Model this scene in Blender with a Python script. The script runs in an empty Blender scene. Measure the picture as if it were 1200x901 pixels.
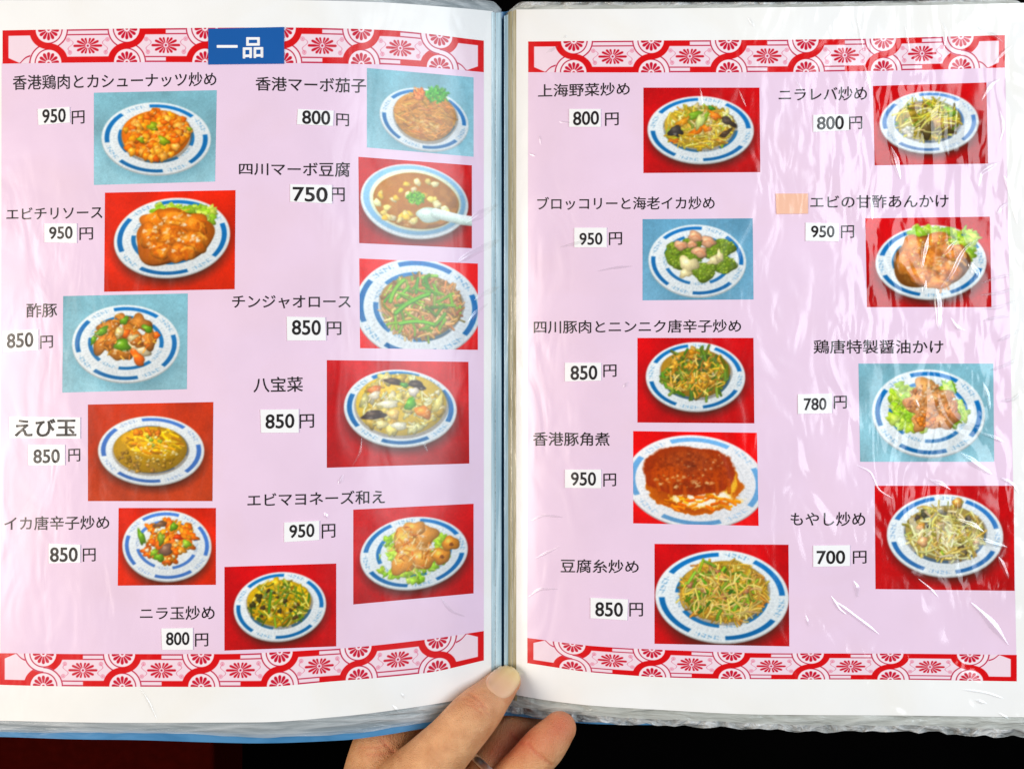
import bpy, bmesh, math, random
import numpy as np
from mathutils import Vector
from mathutils.bvhtree import BVHTree

scene = bpy.context.scene
col = scene.collection

# ------------------------------------------------------------------ camera, world, lamps, exposure
K = 0.00037            # metres per photo pixel on the z = 0 plane
D = 0.55               # camera height above that plane
CX, CY = 600.0, 450.5  # principal point in photo pixels

cam_d = bpy.data.cameras.new('camera')
cam = bpy.data.objects.new('camera', cam_d)
col.objects.link(cam)
cam.location = (0, 0, D)
cam_d.sensor_width = 36.0
cam_d.lens = 36.0 * D / (1200 * K)
cam_d.clip_start = 0.01
cam_d.clip_end = 50
scene.camera = cam

world = bpy.data.worlds.new('World')
scene.world = world
world.use_nodes = True
bg = world.node_tree.nodes['Background']
bg.inputs['Color'].default_value = (0.93, 0.96, 1.0, 1)
bg.inputs['Strength'].default_value = 0.14

def area_lamp(name, loc, target, sx, sy, power, color):
    d = bpy.data.lights.new(name, 'AREA')
    d.shape = 'RECTANGLE'
    d.size, d.size_y = sx, sy
    d.energy = power
    d.color = color
    o = bpy.data.objects.new(name, d)
    col.objects.link(o)
    o.location = loc
    o.rotation_euler = (Vector(target) - Vector(loc)).to_track_quat('-Z', 'Y').to_euler()
    return o

area_lamp('window_light', (0.80, 0.22, 0.95), (0.05, 0, 0), 0.70, 1.05, 15.0, (0.86, 0.94, 1.0))
area_lamp('ceiling_light', (-1.0, -0.05, 0.80), (-0.05, 0, 0), 0.5, 0.5, 12.2, (1.0, 0.88, 0.76))

scene.view_settings.view_transform = 'Standard'
scene.view_settings.look = 'None'
scene.view_settings.exposure = 0.08
scene.view_settings.gamma = 1.0
scene.cycles.transparent_max_bounces = 16
scene.cycles.max_bounces = 8

# ------------------------------------------------------------------ the curved surface of the open menu
def hermite(xs, ys):
    xs = np.array(xs, float); ys = np.array(ys, float)
    d = np.diff(ys) / np.diff(xs)
    t = np.empty(len(xs)); t[0], t[-1] = d[0], d[-1]
    for i in range(1, len(xs) - 1):
        t[i] = 0 if d[i-1] * d[i] <= 0 else 2 * d[i-1] * d[i] / (d[i-1] + d[i])
    def f(x):
        x = np.clip(np.asarray(x, float), xs[0], xs[-1])
        i = np.clip(np.searchsorted(xs, x, side='right') - 1, 0, len(xs) - 2)
        h = xs[i+1] - xs[i]; s = (x - xs[i]) / h
        return ((2*s**3 - 3*s**2 + 1) * ys[i] + (s**3 - 2*s**2 + s) * h * t[i]
                + (-2*s**3 + 3*s**2) * ys[i+1] + (s**3 - s**2) * h * t[i+1])
    return f

_zx = [-80, 0, 120, 250, 350, 450, 520, 567, 580, 590, 598, 612, 650, 700, 800, 900, 1050, 1178, 1260]
_zm = [-8, -4.5, -1, 0, -2.5, -10, -20, -32, -37, -43, -39, -34.5, -29, -23.5, -18, -16, -14, -10.5, -7]
_zf = hermite(_zx, _zm)
_tx = np.linspace(-80, 1260, 1341)
_tz = _zf(_tx)
_ker = np.exp(-0.5 * (np.arange(-15, 16) / 5.0) ** 2); _ker /= _ker.sum()
_tz = np.convolve(np.pad(_tz, 15, mode='edge'), _ker, mode='valid') * 0.001

def Z(px):
    return np.interp(px, _tx, _tz)

def to3d(px, py, z):
    """Point seen at photo pixel (px, py) lying at height z."""
    px = np.asarray(px, float); py = np.asarray(py, float); z = np.asarray(z, float) + 0 * px
    s = K * (D - z) / D
    return np.stack([(px - CX) * s, (CY - py) * s, z], -1)

def surf(px, py, lift=0.0):
    return to3d(px, py, Z(px) + lift)

# ------------------------------------------------------------------ mesh helpers
def mesh_obj(name, verts, faces, mat, parent=None, midx=None, cols=None, smooth=True, uniform=None):
    me = bpy.data.meshes.new(name)
    verts = np.asarray(verts, np.float32)
    me.vertices.add(len(verts))
    me.vertices.foreach_set('co', verts.ravel())
    if isinstance(faces, np.ndarray):
        n, k = faces.shape
        me.loops.add(n * k); me.loops.foreach_set('vertex_index', faces.ravel().astype(np.int32))
        me.polygons.add(n)
        me.polygons.foreach_set('loop_start', np.arange(0, n * k, k, dtype=np.int32))
        me.polygons.foreach_set('loop_total', np.full(n, k, np.int32))
    else:
        tot = np.array([len(f) for f in faces], np.int32)
        me.loops.add(int(tot.sum())); me.loops.foreach_set('vertex_index', np.concatenate([np.array(f) for f in faces]).astype(np.int32))
        me.polygons.add(len(faces))
        me.polygons.foreach_set('loop_start', np.concatenate([[0], np.cumsum(tot)[:-1]]).astype(np.int32))
        me.polygons.foreach_set('loop_total', tot)
    mats = mat if isinstance(mat, (list, tuple)) else [mat]
    for m in mats: me.materials.append(m)
    np_ = len(me.polygons)
    me.polygons.foreach_set('use_smooth', np.full(np_, smooth))
    if midx is not None: me.polygons.foreach_set('material_index', np.asarray(midx, np.int32))
    me.update(calc_edges=True)
    if cols is not None:
        a = me.color_attributes.new('Col', 'FLOAT_COLOR', 'POINT')
        c = np.ones((len(verts), 4), np.float32); c[:, :3] = cols
        a.data.foreach_set('color', c.ravel())
    o = bpy.data.objects.new(name, me)
    col.objects.link(o)
    if parent is not None: o.parent = parent
    return o

def grid_faces(nu, nv, off=0):
    """(nv+1) rows of (nu+1) points, row 0 on top; faces look towards +z."""
    i = np.arange(nu)[None, :]; j = np.arange(nv)[:, None]
    a = j * (nu + 1) + i
    return (np.stack([a + nu + 1, a + nu + 2, a + 1, a], -1).reshape(-1, 4) + off)

def quad_grid(q, nu, nv):
    (ax, ay), (bx, by), (cx, cy), (dx, dy) = q          # TL TR BR BL
    u, v = np.meshgrid(np.linspace(0, 1, nu + 1), np.linspace(0, 1, nv + 1))
    px = (ax*(1-u) + bx*u)*(1-v) + (dx*(1-u) + cx*u)*v
    py = (ay*(1-u) + by*u)*(1-v) + (dy*(1-u) + cy*u)*v
    return px.ravel(), py.ravel()

def lin(c):
    c = np.clip(np.asarray(c, float), 0, 1)
    return np.where(c <= 0.04045, c / 12.92, ((c + 0.055) / 1.055) ** 2.4)

# ------------------------------------------------------------------ materials
def film_group():
    """Normal of the clear film lying over the pages: soft ripples, stronger towards the loose right-hand side."""
    g = bpy.data.node_groups.new('film_ripple', 'ShaderNodeTree')
    g.interface.new_socket('Normal', in_out='OUTPUT', socket_type='NodeSocketVector')
    N, L = g.nodes, g.links
    out = N.new('NodeGroupOutput')
    geo = N.new('ShaderNodeNewGeometry')
    sep = N.new('ShaderNodeSeparateXYZ'); L.new(geo.outputs['Position'], sep.inputs[0])
    ramp = N.new('ShaderNodeMapRange'); L.new(sep.outputs['X'], ramp.inputs['Value'])
    ramp.inputs['From Min'].default_value = 0.075; ramp.inputs['From Max'].default_value = 0.19
    ramp.inputs['To Min'].default_value = 0.16; ramp.inputs['To Max'].default_value = 0.8
    mp = N.new('ShaderNodeMapping'); L.new(geo.outputs['Position'], mp.inputs['Vector'])
    mp.inputs['Rotation'].default_value = (0, 0, 0.5); mp.inputs['Scale'].default_value = (1.0, 0.45, 1.0)
    n1 = N.new('ShaderNodeTexNoise'); L.new(mp.outputs[0], n1.inputs['Vector'])
    n1.inputs['Scale'].default_value = 48; n1.inputs['Detail'].default_value = 1.6; n1.inputs['Distortion'].default_value = 1.2
    mp2 = N.new('ShaderNodeMapping'); L.new(geo.outputs['Position'], mp2.inputs['Vector'])
    mp2.inputs['Rotation'].default_value = (0, 0, -0.7); mp2.inputs['Scale'].default_value = (1.0, 0.3, 1.0)
    n2 = N.new('ShaderNodeTexNoise'); L.new(mp2.outputs[0], n2.inputs['Vector'])
    n2.inputs['Scale'].default_value = 170; n2.inputs['Detail'].default_value = 1.0; n2.inputs['Distortion'].default_value = 0.8
    nm = N.new('ShaderNodeTexNoise'); L.new(geo.outputs['Position'], nm.inputs['Vector'])
    nm.inputs['Scale'].default_value = 24; nm.inputs['Detail'].default_value = 1
    mk = N.new('ShaderNodeMapRange'); L.new(nm.outputs['Fac'], mk.inputs['Value'])
    mk.inputs['From Min'].default_value = 0.48; mk.inputs['From Max'].default_value = 0.64
    mk.inputs['To Min'].default_value = 0.02; mk.inputs['To Max'].default_value = 0.30
    mul = N.new('ShaderNodeMath'); mul.operation = 'MULTIPLY_ADD'
    L.new(n2.outputs['Fac'], mul.inputs[0]); L.new(mk.outputs[0], mul.inputs[1]); L.new(n1.outputs['Fac'], mul.inputs[2])
    m2 = N.new('ShaderNodeMath'); m2.operation = 'MULTIPLY'
    L.new(mul.outputs[0], m2.inputs[0]); L.new(ramp.outputs[0], m2.inputs[1])
    b = N.new('ShaderNodeBump'); L.new(m2.outputs[0], b.inputs['Height'])
    b.inputs['Strength'].default_value = 1.0; b.inputs['Distance'].default_value = 0.0038
    L.new(b.outputs[0], out.inputs['Normal'])
    g.interface.new_socket('Roughness', in_out='OUTPUT', socket_type='NodeSocketFloat')
    rr = N.new('ShaderNodeMapRange'); L.new(sep.outputs['X'], rr.inputs['Value'])
    rr.inputs['From Min'].default_value = 0.03; rr.inputs['From Max'].default_value = 0.15
    rr.inputs['To Min'].default_value = 0.26; rr.inputs['To Max'].default_value = 0.14
    L.new(rr.outputs[0], out.inputs['Roughness'])
    return g

FILM = film_group()

def new_mat(name):
    m = bpy.data.materials.new(name); m.use_nodes = True
    nt = m.node_tree
    return m, nt, nt.nodes['Principled BSDF']

def printed(name, color=None, attr=False, mottle=0.03, coat=1.0, rough=0.55, stain=0):
    """Printed paper under clear film: matt base, glossy rippled coat."""
    m, nt, p = new_mat(name)
    N, L = nt.nodes, nt.links
    if attr:
        a = N.new('ShaderNodeVertexColor'); a.layer_name = 'Col'
        src = a.outputs['Color']
    else:
        r = N.new('ShaderNodeRGB'); r.outputs[0].default_value = (*color, 1)
        src = r.outputs[0]
    if mottle:
        geo = N.new('ShaderNodeNewGeometry')
        n = N.new('ShaderNodeTexNoise'); n.inputs['Scale'].default_value = 28; n.inputs['Detail'].default_value = 5
        L.new(geo.outputs['Position'], n.inputs['Vector'])
        mr = N.new('ShaderNodeMapRange'); L.new(n.outputs['Fac'], mr.inputs['Value'])
        mr.inputs['From Min'].default_value = 0.3; mr.inputs['From Max'].default_value = 0.7
        mr.inputs['To Min'].default_value = 1 - mottle; mr.inputs['To Max'].default_value = 1 + mottle
        mx = N.new('ShaderNodeVectorMath'); mx.operation = 'MULTIPLY'
        L.new(src, mx.inputs[0]); L.new(mr.outputs[0], mx.inputs[1])
        src = mx.outputs[0]
    if stain:                                            # yellowed, handled paper
        n3 = N.new('ShaderNodeTexNoise'); n3.inputs['Scale'].default_value = 17; n3.inputs['Detail'].default_value = 6; n3.inputs['Distortion'].default_value = 1.0
        L.new(geo.outputs['Position'], n3.inputs['Vector'])
        m3 = N.new('ShaderNodeMapRange'); L.new(n3.outputs['Fac'], m3.inputs['Value'])
        m3.inputs['From Min'].default_value = .47; m3.inputs['From Max'].default_value = .70; m3.inputs['To Max'].default_value = stain * 4
        mx3 = N.new('ShaderNodeMix'); mx3.data_type = 'RGBA'; mx3.blend_type = 'MULTIPLY'
        L.new(m3.outputs[0], mx3.inputs['Factor']); L.new(src, mx3.inputs[6]); mx3.inputs[7].default_value = (.96, .92, .84, 1)
        src = mx3.outputs[2]
    L.new(src, p.inputs['Base Color'])
    p.inputs['Roughness'].default_value = rough
    p.inputs['Specular IOR Level'].default_value = 0.0
    p.inputs['Coat Weight'].default_value = coat
    p.inputs['Coat Roughness'].default_value = 0.09
    p.inputs['Coat IOR'].default_value = 1.45
    g = N.new('ShaderNodeGroup'); g.node_tree = FILM
    L.new(g.outputs[0], p.inputs['Coat Normal']); L.new(g.outputs[1], p.inputs['Coat Roughness'])
    return m

ALB = 0.86
def ink(r, g, b): return tuple(lin(np.array([r, g, b]) / 255.0) * ALB)

M_paper = printed('white_paper', (0.82, 0.82, 0.815), mottle=0.025, stain=.10)
M_pink = printed('pink_print', ink(240, 212, 236), mottle=0.035, stain=.10)
M_print = printed('photo_print', attr=True, mottle=0)
M_ink = printed('black_ink', (0.018, 0.015, 0.016), mottle=0)
M_blue = printed('blue_label', ink(22, 92, 170), mottle=0.03)
M_white = printed('sticker_paper', (0.84, 0.84, 0.85), mottle=0.01)
M_orange = printed('orange_sticker', ink(250, 196, 168), mottle=0.02)

def plastic(name, color, alpha, rough=0.18, bump=0.0015, streak=(1, 1, 1), tint=None):
    m, nt, p = new_mat(name)
    N, L = nt.nodes, nt.links
    geo = N.new('ShaderNodeNewGeometry')
    mp = N.new('ShaderNodeMapping'); mp.inputs['Scale'].default_value = streak
    L.new(geo.outputs['Position'], mp.inputs['Vector'])
    n = N.new('ShaderNodeTexNoise'); n.inputs['Scale'].default_value = 160; n.inputs['Detail'].default_value = 4
    n.inputs['Distortion'].default_value = 0.6
    L.new(mp.outputs[0], n.inputs['Vector'])
    cr = N.new('ShaderNodeValToRGB'); L.new(n.outputs['Fac'], cr.inputs['Fac'])
    c2 = tint or tuple(min(1, c * 1.5) for c in color)
    cr.color_ramp.elements[0].position = 0.35; cr.color_ramp.elements[0].color = (*color, 1)
    cr.color_ramp.elements[1].position = 0.68; cr.color_ramp.elements[1].color = (*c2, 1)
    L.new(cr.outputs[0], p.inputs['Base Color'])
    b = N.new('ShaderNodeBump'); b.inputs['Distance'].default_value = bump
    L.new(n.outputs['Fac'], b.inputs['Height']); L.new(b.outputs[0], p.inputs['Normal'])
    p.inputs['Roughness'].default_value = rough
    p.inputs['Alpha'].default_value = alpha
    return m

M_sleeve_l = plastic('sleeve_plastic_cool', (0.34, 0.39, 0.41), 0.5, streak=(0.22, 2.8, 1), bump=0.0016, tint=(0.66, 0.70, 0.72))
M_sleeve_r = plastic('sleeve_plastic', (0.50, 0.52, 0.48), 0.6, streak=(0.35, 1.8, 1), bump=0.003, tint=(0.70, 0.72, 0.68))
M_crinkle = plastic('crinkled_plastic', (0.30, 0.31, 0.30), 0.72, streak=(0.7, 1.2, 1), bump=0.009, rough=0.1, tint=(0.92, 0.93, 0.93))
M_seam_l = plastic('seam_plastic_blue', (0.30, 0.45, 0.53), 1.0, streak=(2.2, 0.10, 1), bump=0.0008, tint=(0.62, 0.76, 0.82))
M_seam_r = plastic('seam_plastic_warm_reflection', (0.30, 0.25, 0.13), 1.0, streak=(2.4, 0.12, 1), bump=0.0008, tint=(0.52, 0.47, 0.33))  # khaki puts the warm light's reflection into the plastic's colour
M_cover = plastic('blue_cover', (0.035, 0.17, 0.36), 1.0, rough=0.35, streak=(0.3, 1, 1), bump=0.0004, tint=(0.07, 0.24, 0.46))

def film_mat():
    m = bpy.data.materials.new('clear_film'); m.use_nodes = True
    nt = m.node_tree; N, L = nt.nodes, nt.links
    N.remove(N['Principled BSDF'])
    t = N.new('ShaderNodeBsdfTransparent')
    g = N.new('ShaderNodeBsdfGlossy'); g.inputs['Roughness'].default_value = 0.27
    g.inputs['Color'].default_value = (0.95, 0.97, 1, 1)
    mx = N.new('ShaderNodeMixShader'); mx.inputs[0].default_value = 0.14
    L.new(t.outputs[0], mx.inputs[1]); L.new(g.outputs[0], mx.inputs[2])
    L.new(mx.outputs[0], N['Material Output'].inputs['Surface'])
    return m
M_film = film_mat()

# ------------------------------------------------------------------ the printed pictures: a small painter in numpy
class Canvas:
    def __init__(s, W, H, k=3.0):
        s.W, s.H, s.k = W, H, k
        s.w, s.h = int(W * k), int(H * k)
        s.Y, s.X = np.meshgrid((np.arange(s.h) + .5) / k, (np.arange(s.w) + .5) / k, indexing='ij')
        s.img = np.zeros((s.h, s.w, 3))
    def box(s, cx, cy, r):
        x0 = int(max(0, (cx - r) * s.k)); x1 = int(min(s.w, (cx + r) * s.k + 1))
        y0 = int(max(0, (cy - r) * s.k)); y1 = int(min(s.h, (cy + r) * s.k + 1))
        if x0 >= x1 or y0 >= y1: return None
        return np.s_[y0:y1, x0:x1]
    def over(s, sl, a, c):
        s.img[sl] = s.img[sl] * (1 - a[..., None]) + np.asarray(c) * a[..., None]
    def noise(s, cell, seed):
        r = np.random.RandomState(seed)
        gw, gh = int(s.W / cell) + 3, int(s.H / cell) + 3
        g = r.rand(gh, gw)
        fx, fy = s.X / cell, s.Y / cell
        ix, iy = fx.astype(int), fy.astype(int)
        tx, ty = fx - ix, fy - iy
        tx = tx*tx*(3-2*tx); ty = ty*ty*(3-2*ty)
        return (g[iy, ix]*(1-tx) + g[iy, ix+1]*tx)*(1-ty) + (g[iy+1, ix]*(1-tx) + g[iy+1, ix+1]*tx)*ty
    def blob(s, cx, cy, rx, ry, ang, c, rnd, lump=.12, hl=.35, rim=.45, a0=1.0, hard=1.0):
        sl = s.box(cx, cy, max(rx, ry) * 1.4 + 1)
        if sl is None: return
        dx, dy = s.X[sl] - cx, s.Y[sl] - cy
        ca, sa = math.cos(ang), math.sin(ang)
        u, v = (dx*ca + dy*sa) / rx, (-dx*sa + dy*ca) / ry
        th = np.arctan2(v, u)
        p = [rnd.uniform(0, 6.28) for _ in range(3)]
        f = 1 + lump*np.sin(2*th+p[0])*.5 + lump*np.sin(3*th+p[1]) + lump*.6*np.sin(5*th+p[2])
        r = np.sqrt(u*u + v*v) / f
        a = np.clip((1 - r) * min(rx, ry) * hard + .5, 0, 1) * a0
        nz = np.sqrt(np.clip(1 - r*r, 0, 1))
        m = max(rx, ry)
        lam = 1 - rim + rim * nz - .22 * (dx*.5 + dy*.85) / m
        c = np.asarray(c)[None, None, :] * lam[..., None]
        h = np.exp(-(((dx + .28*rx)/(.38*rx))**2 + ((dy + .35*ry)/(.33*ry))**2)) * hl
        s.over(sl, a, np.clip(c + h[..., None] * np.array([1, .95, .8]), 0, 1))
    def strand(s, pts, w, c, a0=1.0, dark=.5):
        pts = np.asarray(pts, float)
        cx, cy = pts.mean(0); r = np.abs(pts - [cx, cy]).max() + w + 1
        sl = s.box(cx, cy, r)
        if sl is None: return
        X, Y = s.X[sl], s.Y[sl]
        best = np.full(X.shape, 1e9); sg = np.zeros(X.shape)
        for (ax, ay), (bx, by) in zip(pts[:-1], pts[1:]):
            ex, ey = bx - ax, by - ay
            t = np.clip(((X-ax)*ex + (Y-ay)*ey) / (ex*ex + ey*ey + 1e-9), 0, 1)
            qx, qy = X - ax - t*ex, Y - ay - t*ey
            d = np.hypot(qx, qy)
            k = d < best
            best = np.where(k, d, best); sg = np.where(k, qy, sg)
        a = np.clip((w - best) * 1.6 + .5, 0, 1) * a0
        q = np.clip(best / w, 0, 1)
        lam = 1.08 - dark * q*q - .22 * np.clip(sg / w, -1, 1)
        s.over(sl, a, np.clip(np.asarray(c)[None, None, :] * lam[..., None], 0, 1))

def C(*v): return np.array(v) / 255.0

def vary(c, rnd, d=.1):
    m = 1 + rnd.uniform(-d, d)
    return np.clip(np.asarray(c) * m + np.array([rnd.uniform(-d, d) * .25 for _ in range(3)]), 0, 1)

def curl(x, y, L, ang, bend, n=6):
    pts = []; a = ang
    for i in range(n + 1):
        pts.append((x, y)); x += math.cos(a) * L / n; y += math.sin(a) * L / n; a += bend / n
    return pts

def plate(c, cx, cy, rx, ry, tilt=0.0, phase=0.3, shadow=True, well=.715, wcol=C(232, 238, 240), blue=C(22, 104, 164), red=True, seed=1):
    rnd = random.Random(seed)
    ca, sa = math.cos(tilt), math.sin(tilt)
    def field(ox, oy, kx=1.0, ky=1.0):
        dx, dy = c.X - cx - ox, c.Y - cy - oy
        u, v = (dx*ca + dy*sa) / (rx*kx), (-dx*sa + dy*ca) / (ry*ky)
        return np.sqrt(u*u + v*v), np.arctan2(v, u), dx, dy
    full = np.s_[:, :]
    if shadow:
        r, *_ = field(rx*.02, ry*.19, 1.04, 1.04)
        a = np.clip((1.10 - r) / .26, 0, 1) ** 1.2 * (.85 if red else .30)
        c.over(full, a, C(62, 32, 22) if red else C(70, 120, 140))
    r, th, dx, dy = field(0, 1.6)
    c.over(full, np.clip((1 - r) * ry * 1.1 + .5, 0, 1), C(168, 172, 172))
    r, th, dx, dy = field(0, 0)
    sh = 1 - .05 * np.clip(dy / ry, -1, 1) + .03 * np.clip(-dx / rx, -1, 1)
    c.over(full, np.clip((1 - r) * ry * 1.1 + .5, 0, 1), wcol * sh[..., None])
    # outer band: four long blue bars with patterned gaps
    def band(r, th, r0, r1, ph, bars, depth=1.0, dots=True):
        t = ((th + ph) / (2*math.pi) * bars) % 1.0
        ring = np.clip((r - r0) * ry * 1.3 + .5, 0, 1) * np.clip((r1 - r) * ry * 1.3 + .5, 0, 1)
        seg = np.clip(t / .012, 0, 1) * np.clip((.62 - t) / .012, 0, 1)
        bl = blue * (1.0 - .12 * np.clip(dy / ry, -1, 1))[..., None]
        c.over(full, ring * seg * depth, bl)
        if dots:
            pat = (np.sin((th + ph) * bars * 17) * .5 + np.sin((th + ph) * bars * 29 + 1.3) * .5 + np.sin(r * 95 + th * 31) * .55)
            gap = np.clip((t - .66) / .02, 0, 1) * np.clip((.95 - t) / .02, 0, 1)
            c.over(full, ring * gap * np.clip(pat * 1.6, 0, .45) * depth, blue * .95 + .05)
    band(r, th, .86, .948, phase, 4)
    # rice-grain ring
    gr = np.clip(np.sin(th * 62) * 1.5, 0, 1) * np.exp(-((r - .77) / .035) ** 2)
    c.over(full, gr * .22, C(150, 165, 180))
    # well of the plate
    r2, th2, *_ = field(0, -ry * .02, .98, .98)
    c.over(full, np.exp(-((r2 - .70) / .02) ** 2) * .18, C(150, 160, 172))
    band(r2, th2, well - .075, well + .005, phase + .5, 4, .95, True)

def food_base(c, cx, cy, rx, ry, colr, seed, lump=.05, tilt=0):
    rnd = random.Random(seed); lump = .25 * lump
    c.blob(cx + .5, cy + 2.0, rx * 1.03, ry * 1.03, tilt, C(110, 92, 70), rnd, lump=lump, hl=0, rim=.05, a0=.5)
    c.blob(cx, cy, rx * .98, ry * .98, tilt, colr, random.Random(seed), lump=lump, hl=.0, rim=.16)

def pts_in(cx, cy, rx, ry, n, rnd, tilt=0):
    o = []
    for _ in range(n):
        a = rnd.uniform(0, 6.283); r = math.sqrt(rnd.random())
        x, y = r * math.cos(a) * rx, r * math.sin(a) * ry
        o.append((cx + x*math.cos(tilt) - y*math.sin(tilt), cy + x*math.sin(tilt) + y*math.cos(tilt)))
    return sorted(o, key=lambda p: p[1])

def chunks(c, cx, cy, rx, ry, n, cols, smin, smax, seed, hl=.35, rim=.5, lump=.14, asp=(.6, 1), tilt=0):
    rnd = random.Random(seed)
    for x, y in pts_in(cx, cy, rx, ry, n, rnd, tilt):
        s = rnd.uniform(smin, smax)
        c.blob(x, y, s, s * rnd.uniform(*asp), rnd.uniform(-1.2, 1.2), vary(rnd.choice(cols), rnd), rnd, lump=lump, hl=hl * rnd.uniform(.2, 1), rim=rim)

def strands(c, cx, cy, rx, ry, n, cols, L, w, seed, bend=1.6, ang=(0, 3.14), dark=.42):
    rnd = random.Random(seed)
    for x, y in pts_in(cx, cy, rx, ry, int(n * 1.55), rnd):
        l = rnd.uniform(*L) * .9; a = rnd.uniform(*ang)
        if rnd.random() < .5: a += math.pi
        k = rnd.uniform(-bend, bend) * .55
        x0, y0 = x - math.cos(a + k / 2) * l * .5, y - math.sin(a + k / 2) * l * .5
        c.strand(curl(x0, y0, l, a, k), rnd.uniform(*w) * .85, vary(rnd.choice(cols), rnd, .2), a0=.92, dark=dark)

def glints(c, cx, cy, rx, ry, n, seed, s=(.5, 1.3), a=.75, colr=C(255, 250, 230)):
    rnd = random.Random(seed)
    for x, y in pts_in(cx, cy, rx, ry, n, rnd):
        q = rnd.uniform(*s)
        c.blob(x, y, q * rnd.uniform(1, 1.8), q, rnd.uniform(-.8, .5), colr, rnd, lump=.2, hl=0, rim=0, a0=a * rnd.uniform(.4, 1))

def lettuce(c, cx, cy, rx, ry, n, seed, cols=(C(170, 205, 60), C(200, 225, 95), C(140, 185, 45))):
    rnd = random.Random(seed)
    for x, y in pts_in(cx, cy, rx, ry, n, rnd):
        s = rnd.uniform(3.5, 7.5)
        c.blob(x, y, s, s * rnd.uniform(.5, .9), rnd.uniform(-1, 1), vary(rnd.choice(cols), rnd, .12), rnd, lump=.25, hl=.12, rim=.32)
    strands(c, cx, cy, rx * .9, ry * .9, n // 2, (C(220, 238, 150), C(130, 175, 50)), (4, 9), (.4, .8), seed + 5)

OR1, OR2, OR3 = C(226, 128, 22), C(212, 96, 14), C(240, 160, 50)
GRN, DGR, LGR = C(96, 148, 28), C(52, 98, 26), C(140, 180, 50)

# each dish draws into a canvas whose coordinates are photo pixels from the picture's top-left corner
def d_cashew(c):
    plate(c, 73, 55, 64, 42, .07, .2, red=False)
    food_base(c, 73, 51, 41, 30, C(216, 112, 14), 3)
    chunks(c, 73, 51, 39, 28, 120, (OR1, OR3, C(234, 146, 26), C(222, 104, 10), C(238, 165, 70)), 3.6, 6.4, 4, hl=.3, rim=.4, asp=(.7, 1))
    for x, y, s in ((69, 41, 6.5), (55, 56, 4.5), (82, 58, 6.5), (112, 45, 3)):
        c.blob(x, y, s, s * .75, .5, C(140, 160, 25), random.Random(int(x)), lump=.2, hl=.2)
    for x, y in ((82, 36), (94, 52), (45, 42), (62, 30)): c.blob(x, y, 5, 3, .3, C(236, 110, 20), random.Random(x), hl=.2)
    glints(c, 73, 50, 36, 26, 40, 5, a=.5)
def d_eggplant(c):
    plate(c, 67, 54, 52, 36, .10, 1.0, red=False)
    food_base(c, 68, 50, 37, 30, C(196, 132, 48), 3, lump=.05)
    c.over(np.s_[:, :], np.clip(c.noise(3, 8) - .3, 0, .6) * (np.hypot((c.X - 68) / 36, (c.Y - 50) / 29) < 1), C(222, 168, 84))
    strands(c, 68, 50, 33, 26, 150, (C(205, 140, 55), C(190, 124, 42), C(222, 165, 85), C(180, 116, 40)), (6, 14), (.6, 1.2), 8, ang=(-.6, .9), dark=.4)
    glints(c, 70, 60, 20, 10, 45, 9, s=(.6, 1.6), a=.45, colr=C(250, 220, 170))
    chunks(c, 60, 25, 7, 5, 12, (C(240, 120, 40), C(250, 150, 80)), 2, 4, 4, lump=.3)
    strands(c, 82, 24, 12, 8, 60, (C(60, 160, 40), C(40, 130, 35), C(100, 190, 60)), (4, 8), (.8, 1.4), 2)
def d_mabo(c):
    cx, cy = 65, 46
    plate(c, cx, cy + 1, 63, 43, .04, .2, blue=C(150, 190, 220))
    rnd = random.Random(3)
    c.blob(cx, cy, 62, 42, .04, C(226, 238, 242), rnd, lump=0, hl=0, rim=.02)
    c.blob(cx, cy, 60, 40.5, .04, C(138, 186, 218), rnd, lump=0, hl=0, rim=.02)
    c.blob(cx + 1, cy, 53.5, 36, .04, C(226, 232, 205), rnd, lump=0, hl=0, rim=.02)
    c.blob(cx + 2, cy + 1, 50, 33, .04, C(172, 108, 14), rnd, lump=0.01, hl=0, rim=.2)
    n = c.noise(7, 4); r = np.hypot((c.X - cx - 2) / 49, (c.Y - cy - 1) / 32)
    c.over(np.s_[:, :], np.clip((n - .45) * 2, 0, .6) * (r < 1), C(190, 130, 56))
    chunks(c, cx, cy + 1, 44, 27, 22, (C(240, 218, 120), C(246, 234, 180), C(228, 185, 60)), 3.4, 5.6, 17, hl=.15, rim=.25, lump=.08, asp=(.55, .85))
    chunks(c, cx - 8, cy + 12, 34, 17, 12, (C(246, 228, 140), C(236, 195, 60)), 3.8, 6.2, 19, hl=.2, rim=.25, lump=.1, asp=(.5, .85))
    strands(c, cx + 2, cy - 3, 10, 7, 70, (C(110, 185, 40), C(150, 205, 70), C(80, 150, 30)), (2.5, 5), (.7, 1.2), 2)
    glints(c, cx - 15, cy + 24, 20, 6, 22, 8, a=.4)
    c.blob(83, 62, 16, 9, -.1, C(206, 226, 214), rnd, lump=.06, hl=.25, rim=.2)
    c.strand([(90, 60), (105, 63), (120, 66), (136, 67)], 6, C(215, 232, 222), dark=.15)
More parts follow.
